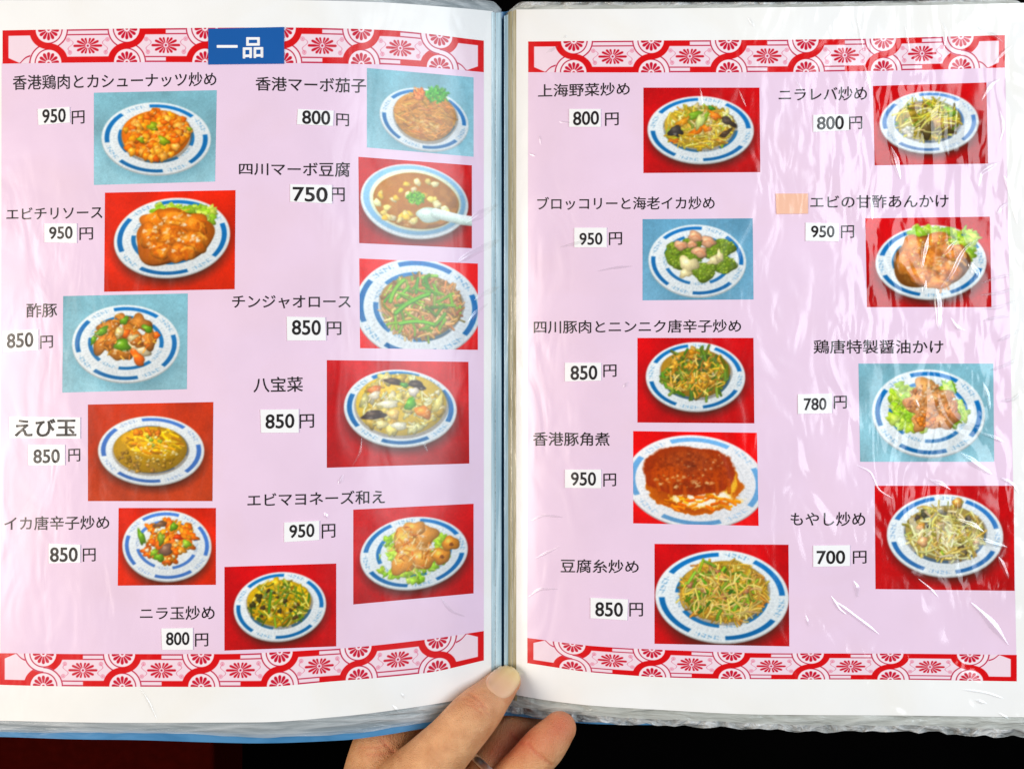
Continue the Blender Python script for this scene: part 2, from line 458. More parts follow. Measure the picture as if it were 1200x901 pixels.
def d_chinjao(c):
    plate(c, 68, 55, 74, 58, .0, .35, shadow=False)
    food_base(c, 72, 52, 48, 38, C(160, 125, 62), 3, lump=.09)
    strands(c, 72, 53, 46, 36, 230, (C(190, 140, 85), C(165, 112, 60), C(205, 165, 115), C(140, 100, 45), LGR), (9, 20), (1, 1.9), 4)
    strands(c, 72, 54, 44, 35, 60, (C(214, 160, 96), C(190, 132, 72), C(226, 186, 130)), (9, 18), (1.2, 2.0), 14)
    strands(c, 68, 50, 42, 34, 26, (C(110, 165, 30), C(80, 140, 25), C(145, 190, 60)), (10, 24), (1.3, 2.4), 6, bend=1.2)
    c.strand(curl(42, 62, 46, -.75, .5), 2.6, C(98, 170, 32)); c.strand(curl(47, 74, 40, -.25, .6), 2.2, C(110, 180, 40))
    c.strand(curl(36, 48, 30, -1.3, .7), 2.6, C(120, 180, 40))
def d_happosai(c):
    plate(c, 86, 55, 66, 45, .06, 2.2)
    food_base(c, 87, 51, 54, 37, C(222, 188, 62), 3, lump=.02)
    chunks(c, 87, 50, 49, 32, 70, (C(225, 215, 150), C(214, 190, 90), C(235, 228, 185), C(196, 160, 55), C(222, 205, 120)), 3.5, 7.5, 5, hl=.25, lump=.22)
    strands(c, 87, 50, 46, 30, 50, (C(235, 225, 170), C(200, 165, 60)), (5, 12), (.8, 1.6), 6)
    for x, y, rx, ry, a, cc in ((55, 63, 14, 5.5, -.15, C(52, 32, 22)), (106, 28, 11, 4.5, .4, C(48, 34, 26)), (78, 24, 10, 4, .2, C(64, 44, 30)), (98, 50, 8, 6, -1.1, C(90, 165, 40)), (91, 28, 5, 3, .2, C(70, 140, 40)),
                              (113, 60, 10, 7, .4, C(232, 140, 40)), (56, 34, 8, 5, -.3, C(225, 130, 70)), (72, 50, 13, 4.5, -.05, C(245, 238, 205)), (56, 40, 7, 4.5, -.4, C(240, 228, 200)), (102, 36, 6, 5.5, 0, C(238, 226, 210)),
                              (78, 62, 7, 6.5, .4, C(235, 200, 120)), (85, 76, 9, 5, 0, C(228, 224, 196)), (130, 50, 4.5, 12, .4, C(230, 215, 130)), (64, 74, 7, 5, .1, C(232, 218, 150))):
        c.blob(x, y, rx, ry, a, cc, random.Random(int(x * 3)), lump=.12, hl=.25, rim=.35)
    glints(c, 87, 55, 46, 28, 45, 7, a=.6)
def d_mayo(c):
    plate(c, 71, 54, 63, 42, -.03, 3.0)
    lettuce(c, 70, 56, 45, 31, 80, 4)
    for x, y, rx, ry, a in ((62, 40, 15, 15, 0), (82, 34, 16, 14, .2), (70, 56, 18, 14, -.2), (58, 66, 15, 12, .1), (82, 62, 15, 12, .1), (72, 26, 13, 9, 0)):
        c.blob(x, y, rx, ry, a, C(228, 156, 66), random.Random(int(x)), lump=.14, hl=.22, rim=.36)
    for x, y, s in ((103, 60, 11), (114, 46, 10)):
        c.blob(x, y, s, s * .9, 0, C(218, 140, 40), random.Random(int(x)), lump=.1, hl=.3)
        c.blob(x + 1, y + 1, 2.6, 2.2, 0, C(120, 66, 16), random.Random(2), hl=0, rim=0)
    strands(c, 70, 48, 26, 26, 40, (C(240, 180, 110), C(196, 112, 30), C(250, 205, 150)), (5, 12), (.6, 1.3), 9, dark=.25)
    glints(c, 74, 44, 22, 20, 40, 7, a=.6, s=(.6, 1.6))
def d_chili(c):
    plate(c, 79, 54, 68, 46, -.09, 3.4)
    lettuce(c, 108, 30, 22, 12, 40, 4); lettuce(c, 80, 23, 24, 6, 18, 5)
    c.blob(80, 56, 43, 31, -.15, C(110, 58, 16), random.Random(4), lump=.08, hl=0, rim=.2)
    c.blob(80, 53, 44, 32, -.15, C(206, 108, 18), random.Random(4), lump=.09, hl=0, rim=.35)
    for x, y, rx, ry, a in ((60, 34, 17, 13, -.2), (82, 32, 18, 12, .1), (106, 40, 16, 13, .3), (54, 52, 14, 14, 0), (78, 52, 17, 13, -.1), (104, 60, 16, 13, .1), (66, 68, 15, 11, 0), (90, 72, 16, 12, -.1)):
        c.blob(x, y, rx, ry, a, C(222, 122, 24), random.Random(int(x)), lump=.13, hl=.15, rim=.5)
        q = random.Random(int(x * 31 + y))
        for _ in range(5):
            c.strand(curl(x + q.uniform(-.6, .3) * rx, y + q.uniform(-.6, .5) * ry, rx * q.uniform(.5, 1.2), q.uniform(-1, .6), q.uniform(.5, 2.4)), q.uniform(.8, 2.2), q.choice((C(236, 152, 46), C(200, 96, 12), C(170, 78, 10), C(242, 170, 70))), a0=.55, dark=.1)
    n = c.noise(6, 3) * .6 + c.noise(2.5, 4) * .4
    m = np.clip(2.5 * (1 - np.hypot((c.X - 80) / 46, (c.Y - 53) / 34)), 0, 1)
    c.over(np.s_[:, :], np.clip((n - .55) * 2.4, 0, .5) * m, C(248, 184, 84)); c.over(np.s_[:, :], np.clip((.45 - n) * 2.4, 0, .5) * m, C(150, 66, 6))
    glints(c, 80, 50, 36, 26, 45, 7, s=(.7, 2), a=.8)
def d_subuta(c):
    plate(c, 74, 57, 63, 45, .05, .3, red=False)
    for x, y, s in ((84, 62, 14), (94, 66, 10), (62, 50, 12)): c.blob(x, y, s, s * .7, .4, C(215, 200, 165), random.Random(int(x)), lump=.1, hl=.2)
    for x, y, rx, ry, a, cc in ((56, 38, 13, 10, -.3, 0), (90, 34, 14, 10, .2, 0), (70, 28, 9, 6, 0, 0), (48, 56, 12, 13, .1, 0), (68, 66, 13, 11, 0, 0), (98, 54, 12, 12, .1, 0), (78, 44, 12, 9, .2, 0), (58, 52, 10, 8, .2, 0), (86, 52, 9, 8, .2, 0)):
        c.blob(x, y, rx, ry, a, vary(C(198, 122, 40), random.Random(int(x * y)), .1), random.Random(int(x)), lump=.2, hl=.18, rim=.5)
    strands(c, 74, 48, 36, 26, 60, (C(205, 140, 60), C(170, 98, 30), C(222, 165, 85)), (3, 7), (.6, 1.2), 9, dark=.2)
    for x, y, rx, ry, a, cc in ((70, 59, 10, 7, .3, GRN), (72, 30, 6, 4, -.6, GRN), (46, 42, 8, 4.5, -.5, GRN), (36, 52, 3, 6, .5, GRN), (99, 40, 7, 4, .5, GRN), (73, 45, 6, 5.5, 0, C(232, 110, 30)), (88, 74, 12, 5.5, .9, C(236, 110, 24)), (110, 48, 4, 4, 0, C(230, 105, 25)), (82, 50, 7, 3, -.4, C(222, 205, 150)), (66, 44, 5, 7, .1, C(222, 195, 130))):
        c.blob(x, y, rx, ry, a, cc, random.Random(int(x * 2)), lump=.14, hl=.25)
    glints(c, 72, 48, 34, 24, 24, 7, s=(.6, 1.5), a=.7)
def d_ebitama(c):
    plate(c, 74, 55, 62, 40, .03, 1.8, blue=C(70, 112, 180))
    food_base(c, 73, 54, 44, 28, C(176, 136, 30), 3, lump=.02)
    chunks(c, 66, 66, 34, 14, 60, (C(165, 125, 40), C(130, 95, 20), C(190, 150, 70)), 1.4, 3, 5, hl=.3)
    c.blob(76, 47, 36, 19, .2, C(226, 172, 22), random.Random(5), lump=.05, hl=.1, rim=.32)
    strands(c, 78, 46, 32, 16, 50, (C(225, 172, 30), C(185, 120, 14), C(235, 190, 70)), (6, 14), (.8, 2), 7, ang=(-.2, .9), dark=.12)
    chunks(c, 72, 34, 16, 5, 10, (C(230, 130, 30),), 2, 4, 9, hl=.25)
    chunks(c, 76, 44, 10, 7, 9, (C(150, 170, 50), C(240, 225, 150)), 1.5, 3, 3)
    glints(c, 80, 56, 30, 14, 55, 7, a=.7)
def d_squid(c):
    plate(c, 57, 44, 52, 41, .05, .7, blue=C(72, 118, 190))
    chunks(c, 58, 38, 31, 24, 85, (C(238, 130, 14), C(228, 105, 12), C(246, 160, 40)), 3.2, 6.5, 4, hl=.25, lump=.25)
    chunks(c, 56, 38, 28, 22, 16, (C(240, 225, 190), C(245, 190, 110)), 1.5, 3, 8)
    for x, y, rx, ry, a, cc in ((27, 34, 4, 9, -.3, GRN), (65, 22, 4.5, 5, .3, GRN), (50, 36, 4, 8, .1, C(125, 150, 40)), (80, 42, 5, 5, .2, LGR), (48, 58, 6, 5, .4, GRN), (42, 52, 6, 3, -.6, LGR), (49, 19, 8, 3.5, -.2, C(120, 88, 66)), (56, 49, 8, 7, -.4, C(130, 96, 80)), (70, 34, 6, 3, .2, C(200, 60, 14))):
        c.blob(x, y, rx, ry, a, cc, random.Random(int(x * 2)), lump=.15, hl=.2)
    glints(c, 58, 38, 28, 20, 18, 7, a=.5)
def d_niratama(c):
    plate(c, 65, 48, 54, 40, -.04, 2.4)
    food_base(c, 64, 44, 38, 28, C(196, 158, 28), 3, lump=.07)
    chunks(c, 64, 44, 35, 25, 70, (C(222, 180, 22), C(235, 200, 50), C(200, 150, 18), C(170, 120, 14)), 2.5, 5.5, 4, lump=.25, hl=.2)
    strands(c, 64, 44, 36, 26, 70, (C(70, 100, 26), C(110, 135, 36), C(225, 205, 110), C(150, 140, 50)), (7, 16), (.8, 1.6), 6)
    chunks(c, 64, 46, 32, 22, 14, (C(62, 50, 26), C(78, 56, 30)), 2, 4.5, 9, hl=.1)
    c.strand(curl(52, 55, 26, -1.5, .1), 1.6, C(80, 130, 30)); glints(c, 64, 42, 30, 20, 25, 7, a=.4)
def d_shanghai(c):
    plate(c, 67, 49, 62, 39, .02, 2.6)
    food_base(c, 66, 46, 42, 26, C(196, 160, 60), 3, lump=.07)
    chunks(c, 66, 45, 40, 24, 60, (C(225, 200, 90), C(205, 165, 50), C(236, 222, 150), C(180, 150, 50)), 2.5, 6, 4, lump=.25, hl=.2)
    strands(c, 66, 46, 40, 25, 90, (C(215, 185, 80), C(190, 150, 50), C(150, 160, 50), C(238, 225, 160)), (7, 16), (.8, 1.7), 6)
    for x, y, rx, ry, a, cc in ((38, 51, 8, 7, .1, C(58, 52, 50)), (100, 40, 10, 4, .5, C(60, 48, 40)), (96, 54, 8, 3.5, -.6, C(70, 52, 36)), (62, 50, 12, 4, -.7, C(226, 120, 24)), (84, 33, 8, 4, .5, C(232, 130, 30)), (74, 48, 6, 4, .6, C(228, 125, 30)), (36, 62, 6, 3, 0, C(222, 120, 40)), (72, 35, 7, 3, -.8, LGR), (60, 32, 9, 4, -.4, C(120, 165, 40)), (80, 24, 4, 2.5, .3, C(50, 130, 40)), (66, 40, 5, 9, .3, C(215, 225, 140)), (46, 40, 8, 4, -.4, C(222, 150, 40)), (88, 62, 8, 3, .2, C(225, 140, 60))):
        c.blob(x, y, rx, ry, a, cc, random.Random(int(x * 2)), lump=.18, hl=.15)
    strands(c, 66, 62, 30, 8, 30, (C(205, 170, 60), C(160, 125, 40), C(225, 200, 110)), (8, 16), (.7, 1.2), 16, ang=(-.3, .5))
    glints(c, 66, 46, 36, 20, 22, 7, a=.4)
def d_liver(c):
    plate(c, 65, 44, 58, 36, .0, 1.8, blue=C(86, 130, 185))
    food_base(c, 64, 42, 38, 24, C(158, 140, 55), 3, lump=.08)
    strands(c, 64, 42, 36, 23, 110, (C(196, 180, 60), C(160, 145, 45), C(215, 205, 110), C(100, 130, 40), C(120, 100, 40)), (8, 18), (.8, 1.5), 6)
    for x, y, rx, ry, a, cc in ((80, 46, 14, 8, .1, C(178, 140, 90)), (62, 52, 9, 11, .2, C(90, 74, 40)), (52, 25, 10, 4, -.2, C(140, 110, 70)), (82, 56, 12, 4, 0, C(80, 66, 36)), (44, 34, 8, 4, -.3, C(180, 150, 60)), (90, 32, 8, 4, .6, LGR)):
        c.blob(x, y, rx, ry, a, cc, random.Random(int(x * 2)), lump=.15, hl=.15)
    strands(c, 60, 40, 34, 20, 26, (C(215, 195, 80), C(226, 215, 130)), (12, 22), (.8, 1.3), 26, ang=(-.8, .2))
    chunks(c, 40, 54, 8, 6, 8, (C(225, 220, 200),), 2, 4, 4); glints(c, 62, 30, 12, 8, 12, 7, a=.7)
def d_broccoli(c):
    plate(c, 64, 49, 57, 42, .06, .9, red=False, blue=C(30, 105, 165))
    for x, y, s in ((42, 46, 15), (58, 30, 11), (96, 34, 12), (96, 54, 13), (72, 62, 14), (38, 34, 9), (84, 38, 12), (58, 46, 12)):
        rnd = random.Random(int(x * 7))
        c.blob(x, y, s, s * .85, 0, C(112, 138, 40), rnd, lump=.12, hl=0, rim=.42)
        for _ in range(46):
            a, q = rnd.uniform(0, 6.28), math.sqrt(rnd.random()) * s * .92
            c.blob(x + math.cos(a) * q, y + math.sin(a) * q * .85, 1.7, 1.4, 0, vary(C(142, 166, 62) if rnd.random() < .6 else C(112, 140, 44), rnd, .12), rnd, hl=.05, rim=.3)
    for x, y, s in ((62, 21, 9), (45, 31, 8), (77, 27, 9), (67, 39, 9), (58, 30, 6)):
        c.blob(x, y, s, s * .72, .2, C(228, 176, 140), random.Random(int(x)), lump=.12, hl=.25)
        c.strand(curl(x - s * .5, y, s * 1.3, -.6, 2), 1.2, C(200, 130, 95), a0=.6, dark=.1)
    for x, y, rx, ry, a in ((54, 54, 11, 10, -.5), (50, 64, 7, 5, .2), (84, 49, 8, 5, -.2), (90, 44, 4, 7, 0)):
        c.blob(x, y, rx, ry, a, C(232, 218, 168), random.Random(int(x)), lump=.22, hl=.25, rim=.35)
def d_ankake(c):
    plate(c, 76, 52, 65, 43, -.03, 2.9)
    lettuce(c, 102, 26, 30, 12, 45, 4); lettuce(c, 76, 18, 24, 6, 18, 5); lettuce(c, 118, 38, 8, 10, 10, 8)
    c.blob(75, 53, 44, 31, -.05, C(120, 70, 22), random.Random(4), lump=.06, hl=0, rim=.2)
    for x, y, rx, ry, a in ((58, 34, 18, 13, -.2), (84, 30, 17, 12, .1), (102, 44, 15, 15, .3), (50, 52, 16, 14, 0), (76, 50, 19, 15, -.1), (96, 62, 17, 12, .1), (66, 68, 18, 11, 0), (84, 76, 15, 8, -.1)):
        c.blob(x, y, rx, ry, a, C(214, 130, 50), random.Random(int(x)), lump=.13, hl=.15, rim=.42)
        q = random.Random(int(x * 31 + y))
        for _ in range(5):
            c.strand(curl(x + q.uniform(-.6, .3) * rx, y + q.uniform(-.6, .5) * ry, rx * q.uniform(.5, 1.2), q.uniform(-1, .6), q.uniform(.5, 2.4)), q.uniform(.8, 2.2), q.choice((C(232, 160, 80), C(196, 108, 34), C(176, 92, 30), C(240, 180, 104))), a0=.55, dark=.1)
    n = c.noise(6, 3) * .6 + c.noise(2.5, 4) * .4
    m = np.clip(2.5 * (1 - np.hypot((c.X - 76) / 46, (c.Y - 52) / 33)), 0, 1)
    c.over(np.s_[:, :], np.clip((n - .55) * 2.4, 0, .5) * m, C(244, 196, 124)); c.over(np.s_[:, :], np.clip((.45 - n) * 2.4, 0, .5) * m, C(156, 82, 26))
    chunks(c, 80, 40, 30, 20, 26, (C(205, 140, 30), C(240, 195, 90)), 1, 2.4, 6)
    glints(c, 76, 48, 34, 26, 34, 7, s=(.6, 1.6), a=.7)
def d_garlic(c):
    plate(c, 68, 45, 58, 40, .0, 2.7)
    food_base(c, 68, 41, 41, 29, C(160, 122, 40), 3, lump=.09)
    chunks(c, 68, 41, 37, 26, 70, (C(210, 150, 40), C(190, 125, 30), C(225, 180, 80)), 2.5, 6, 4, lump=.25, hl=.2)
    strands(c, 68, 42, 40, 27, 60, (C(92, 118, 38), C(70, 96, 30), C(122, 145, 52)), (9, 20), (1.5, 2.3), 6, bend=.5, ang=(.2, 2.6))
    strands(c, 68, 42, 36, 25, 50, (C(214, 165, 60), C(160, 110, 34), C(228, 195, 110)), (6, 13), (.7, 1.4), 8)
    chunks(c, 66, 40, 32, 22, 22, (C(222, 165, 60),), 2, 4.5, 14, lump=.3); glints(c, 68, 38, 32, 20, 26, 7, a=.45)
def d_karaage(c):
    plate(c, 81, 58, 66, 51, .05, .4, red=False)
    lettuce(c, 50, 50, 16, 26, 46, 4); lettuce(c, 112, 58, 14, 12, 22, 6); lettuce(c, 64, 66, 24, 12, 24, 9); lettuce(c, 92, 28, 24, 10, 22, 8)
    for x, y, rx, ry, a in ((78, 30, 17, 12, 0), (68, 46, 16, 13, .2), (92, 44, 17, 14, -.1), (82, 60, 17, 13, .1), (106, 58, 13, 13, 0), (70, 70, 9, 10, 0), (96, 68, 15, 10, 0)):
        c.blob(x, y, rx, ry, a, vary(C(212, 148, 90), random.Random(int(x)), .08), random.Random(int(x)), lump=.16, hl=.15, rim=.4)
    chunks(c, 84, 48, 30, 24, 90, (C(222, 160, 104), C(190, 115, 56), C(236, 190, 140), C(205, 130, 70)), 1.4, 3.2, 5, lump=.3, hl=.1)
    chunks(c, 78, 66, 10, 8, 14, (C(214, 120, 40),), 2, 4, 6)
    glints(c, 88, 44, 26, 22, 60, 7, s=(.5, 1.3), a=.7)
def d_kakuni(c):
    plate(c, 73, 58, 82, 54, .06, .45, shadow=False, wcol=C(242, 242, 244), blue=C(112, 166, 212), well=.5)
    full = np.s_[:, :]
    rnd = random.Random(3)
    n = c.noise(9, 11) * .55 + c.noise(4, 12) * .3 + c.noise(1.8, 13) * .15
    def mass(cx, cy, rx, ry, rag, soft, colr, a=1.0, p=2.0):
        r = (np.abs((c.X - cx) / rx) ** p + np.abs((c.Y - cy) / ry) ** p) ** (1 / p) + (n - .5) * rag
        c.over(full, np.clip((1 - r) / soft, 0, 1) * a, colr)
    mass(72, 63, 58, 34, .22, .04, C(186, 92, 8))
    mass(72, 66, 54, 30, .3, .2, C(150, 60, 6), .6)
    mass(84, 76, 44, 14, .7, .25, C(250, 205, 90)); mass(86, 78, 38, 10, .9, .3, C(253, 244, 226)); mass(114, 56, 9, 20, .6, .3, C(240, 190, 60), .9)
    strands(c, 78, 82, 46, 9, 26, (C(220, 126, 14), C(200, 96, 8), C(240, 170, 50)), (5, 12), (1, 2.4), 6, ang=(-.3, .4), dark=.1)
    mass(66, 46, 55, 29, .16, .06, C(148, 50, 8), p=2.6)
    mass(66, 36, 44, 20, .25, .5, C(146, 62, 26), .9); mass(40, 52, 26, 16, .5, .5, C(186, 76, 8), .8); mass(88, 54, 28, 14, .6, .6, C(166, 62, 12), .7); mass(64, 64, 44, 7, .6, .5, C(120, 42, 4), .7)
    m = np.clip(4 * (1 - np.hypot((c.X - 66) / 54, (c.Y - 47) / 30)), 0, 1)
    k = c.noise(3.2, 21) * .6 + c.noise(1.5, 22) * .4
    c.over(full, np.clip((k - .56) * 2.6, 0, .5) * m, C(190, 84, 24)); c.over(full, np.clip((.46 - k) * 2.6, 0, .5) * m, C(110, 38, 8))
    for x, y, l in ((28, 62, 14), (44, 68, 12), (60, 72, 10), (98, 66, 12), (112, 62, 14)):
        c.strand(curl(x, y - 6, l, 1.5, rnd.uniform(-.5, .5)), 2.4, C(170, 72, 8), a0=.8, dark=.2)
    c.blob(66, 38, 6, 3.4, 0, C(98, 36, 16), rnd, lump=.2, hl=0, rim=.1, a0=.6)
    glints(c, 62, 58, 38, 9, 34, 7, s=(.6, 1.8), a=.7, colr=C(252, 210, 160)); glints(c, 80, 32, 34, 12, 20, 8, s=(.5, 1.3), a=.55, colr=C(236, 180, 140))
def d_moyashi(c):
    plate(c, 82, 58, 68, 48, .02, 2.75, blue=C(52, 112, 172))
    food_base(c, 82, 55, 47, 33, C(165, 145, 84), 3, lump=.08)
    strands(c, 82, 55, 44, 31, 120, (C(206, 188, 110), C(180, 158, 80), C(222, 212, 160), C(150, 128, 60)), (10, 24), (1, 1.9), 6, bend=2.2)
    chunks(c, 84, 38, 36, 12, 12, (C(84, 80, 70), C(110, 104, 90)), 3, 6, 9, hl=.15)
    chunks(c, 84, 56, 40, 26, 12, (C(226, 190, 150), C(96, 84, 66), C(205, 150, 70), LGR), 2.5, 5.5, 12, hl=.2)
    strands(c, 84, 58, 40, 26, 60, (C(214, 200, 125), C(228, 218, 165), C(190, 165, 84)), (14, 28), (1, 1.7), 16, bend=2.4)
    c.blob(97, 20, 6, 6, .5, C(205, 150, 60), random.Random(2)); c.blob(56, 66, 6, 6, 0, C(232, 180, 130), random.Random(5)); glints(c, 84, 60, 34, 20, 18, 7, a=.6)
def d_tofu(c):
    plate(c, 79, 61, 78, 54, .02, 2.6)
    food_base(c, 81, 55, 52, 37, C(180, 144, 54), 3, lump=.06)
    strands(c, 81, 55, 49, 34, 260, (C(206, 168, 70), C(180, 138, 50), C(222, 190, 105), C(150, 112, 40), C(196, 150, 56)), (10, 24), (1, 1.7), 6, bend=2.6)
    strands(c, 78, 52, 46, 31, 44, (C(90, 135, 32), C(130, 165, 50), C(70, 110, 26)), (10, 20), (1.4, 2.3), 8, bend=1)
    chunks(c, 82, 50, 42, 28, 16, (C(180, 120, 80), C(200, 150, 100)), 2, 4.5, 9, lump=.3)
    strands(c, 81, 60, 46, 26, 60, (C(214, 178, 82), C(226, 198, 116)), (10, 24), (.9, 1.4), 18, bend=2.6); glints(c, 80, 52, 42, 28, 24, 7, a=.35)

def paint_photo(fn, W, H, ground, seed):
    c = Canvas(W, H)
    g0, g1 = {'blue': (C(130, 180, 194), C(152, 196, 208)), 'steel': (C(104, 156, 184), C(118, 166, 192)), 'red': (C(190, 14, 20), C(168, 20, 22)),
              'orange': (C(204, 40, 14), C(196, 44, 16)), 'brick': (C(186, 56, 26), C(176, 66, 36)), 'hot': (C(226, 12, 16), C(206, 22, 24))}[ground]
    t = (c.Y / H)[..., None]
    n = c.noise(14, seed)[..., None] * .6 + c.noise(4, seed + 1)[..., None] * .4
    n2 = c.noise(38, seed + 2)[..., None]
    c.img[:] = (g0 * (1 - t) + g1 * t) * (.83 + .13 * n + .20 * n2)
    fn(c)
    p = c.img                                           # the soft focus and warm colours of a small printed snapshot
    for _ in range(8):
        q = np.pad(p, ((1, 1), (0, 0), (0, 0)), mode='edge'); p = .25 * q[:-2] + .5 * p + .25 * q[2:]
        q = np.pad(p, ((0, 0), (1, 1), (0, 0)), mode='edge'); p = .25 * q[:, :-2] + .5 * p + .25 * q[:, 2:]
    p = c.img * .3 + p * .7
    g = p.mean(2, keepdims=True)
    c.img = np.clip(g + (p - g) * 1.22, 0, 1) ** .94
    gr = c.noise(.9, seed + 3)[..., None] * .6 + c.noise(2.1, seed + 4)[..., None] * .4
    c.img = np.clip(c.img * (.93 + .13 * gr), 0, 1)
    return c

def sample(c, nu, nv):
    """Box-filtered colours of a canvas at the (nu+1) x (nv+1) points of a grid."""
    I = np.zeros((c.h + 1, c.w + 1, 3)); I[1:, 1:] = lin(c.img).cumsum(0).cumsum(1)
    hx, hy = .5 * c.w / nu, .5 * c.h / nv
    x = np.linspace(0, c.w, nu + 1); y = np.linspace(0, c.h, nv + 1)
    x0 = np.clip(np.round(x - hx), 0, c.w - 1).astype(int); x1 = np.clip(np.round(x + hx), x0 + 1, c.w).astype(int)
    y0 = np.clip(np.round(y - hy), 0, c.h - 1).astype(int); y1 = np.clip(np.round(y + hy), y0 + 1, c.h).astype(int)
    S = I[y1][:, x1] - I[y0][:, x1] - I[y1][:, x0] + I[y0][:, x0]
    return (S / ((x1 - x0)[None, :, None] * (y1 - y0)[:, None, None])).reshape(-1, 3) * ALB

def paint_border():
    W, H = 564.0, 38.5
    c = Canvas(W, H, 4.0)
    X, Y = c.X, c.Y
    full = np.s_[:, :]
    base = C(246, 222, 234); red = C(222, 4, 12); dk = C(196, 14, 66); pale = C(250, 232, 240)
    c.img[:] = base
    aa = lambda d: np.clip(d * 2.2 + .5, 0, 1)         # d > 0 inside
    fans = [54 + 91.6 * i for i in range(6)]
    def bar(x0, x1, y0, y1, cc): c.over(full, aa(X - x0) * aa(x1 - X) * aa(Y - y0) * aa(y1 - Y), cc)
    # frame ends
    bar(-5, 7, -5, 50, red); bar(W - 7, W + 5, -5, 50, red)
    bar(0, fans[0] - 15, -5, 6.6, red); bar(fans[5] + 15, W, -5, 6.6, red)
    for sx in (1, -1):
        xx = X if sx == 1 else W - X
        c.over(full, aa(xx - 6) * aa((Y - 32) - (xx - 7) * .46) * aa(21 - xx), red)
        d = np.abs((Y - 38) + (xx - 21) * .72 + np.sin(np.clip((xx - 21) / 11, 0, 1) * 3.14) * 1.6)
        c.over(full, aa(.9 - d) * aa(xx - 20) * aa(32.5 - xx), dk)
        bar(*((31, 39) if sx == 1 else (W - 39, W - 31)), H - 1.6, H + 2, dk)
    # bars along the cells
    for i in range(5):
        a, b = fans[i] + 15.2, fans[i+1] - 15.2; m = (a + b) / 2
        def lines(x0, x1, top):
            q = (lambda y: y) if top else (lambda y: H - y)
            for y0, y1 in ((.2, 1.8), (5.7, 7.1)):
                lo, hi = sorted((q(y0), q(y1)))
                bar(x0, x1, lo, hi, dk)
        if i == 0:
            lines(a, b, True); bar(a - 1, b + 1, H - 7, H + 5, red)
        else:
            bar(a - 1, m, -5, 7, red); lines(m, b, True); lines(a, m, False); bar(m, b + 1, H - 7, H + 5, red)
    # crossings
    def ribbon(f, kind, colr):
        s = 1 if kind == 'A' else -1                     # A runs from top left to bottom right
        dx = (X - f) * s
        rt = np.hypot(dx, Y); rb = np.hypot(dx, H - Y)
        r = np.where(dx < 0, rt, rb)
        near = aa(23.5 - np.abs(dx))
        if colr == 'red':
            c.over(full, aa(r - 15) * aa(22.8 - r) * near, red)
        else:
            c.over(full, aa(r - 15) * aa(22.8 - r) * near, pale)
            for q in (15.7, 21.9): c.over(full, aa(.75 - np.abs(r - q)) * near, dk)
    for i, f in enumerate(fans):
        if i == 0: ribbon(f, 'B', 'line'); ribbon(f, 'A', 'red')
        elif i == 5: ribbon(f, 'B', 'red'); ribbon(f, 'A', 'line')
        else: ribbon(f, 'A', 'line'); ribbon(f, 'B', 'red')
        for top in (True, False):
            yy = Y if top else H - Y
            r = np.hypot(X - f, yy); th = np.degrees(np.arctan2(yy, X - f))
            c.over(full, aa(15 - r), pale)
            for k in range(7):
                a = 6 + k * 28
                dd = np.abs(th - a) * r * .01745
                w = np.clip((r - 3) * .20 + .55, .4, 1.85) * np.clip((12.6 - r) / 1.6, 0, 1) ** .5
                c.over(full, aa(w - dd) * aa(r - 3.6) * aa(12.4 - r), C(206, 8, 48))
            c.over(full, aa(1.6 - np.hypot(X - f, yy)), C(206, 8, 48))
    # flowers and scrolls in the cells
    for i in range(5):
        m = (fans[i] + fans[i+1]) / 2; y0 = H / 2
        c.over(full, aa(1.4 - np.hypot(X - m, Y - y0)), dk)
        for sx in (1, -1):
            dx = (X - m) * sx; dy = Y - y0
            r = np.hypot(dx, dy); th = np.degrees(np.arctan2(dy, dx))
            for a, l in ((-72, 9.6), (-48, 11.5), (-24, 14), (0, 17), (24, 14), (48, 11.5), (72, 9.6)):
                dd = np.abs(th - a) * r * .01745
                w = np.clip((r - 2.5) * .15 + .4, .3, 1.45) * np.clip((l + .2 - r) / 1.4, 0, 1) ** .5
                c.over(full, aa(w - dd) * aa(r - 2.8) * aa(l - r), C(208, 10, 44))
            for yy, ox in ((-7.2, 23), (7.6, 21)):
                q = np.hypot(dx - ox, dy - yy)
                c.over(full, aa(2.5 - q) * .55, C(226, 80, 120)); c.over(full, aa(.5 - np.abs(q - 1.4)) * .7, C(246, 205, 218))
            t = (dy + 7) / 14
            c.over(full, aa(.45 - np.abs(dx - (20.2 + 3.0 * np.sin(np.clip(t, 0, 1) * 6.28) * -1))) * (np.abs(dy) < 7) * .7, C(220, 80, 120))
    return c

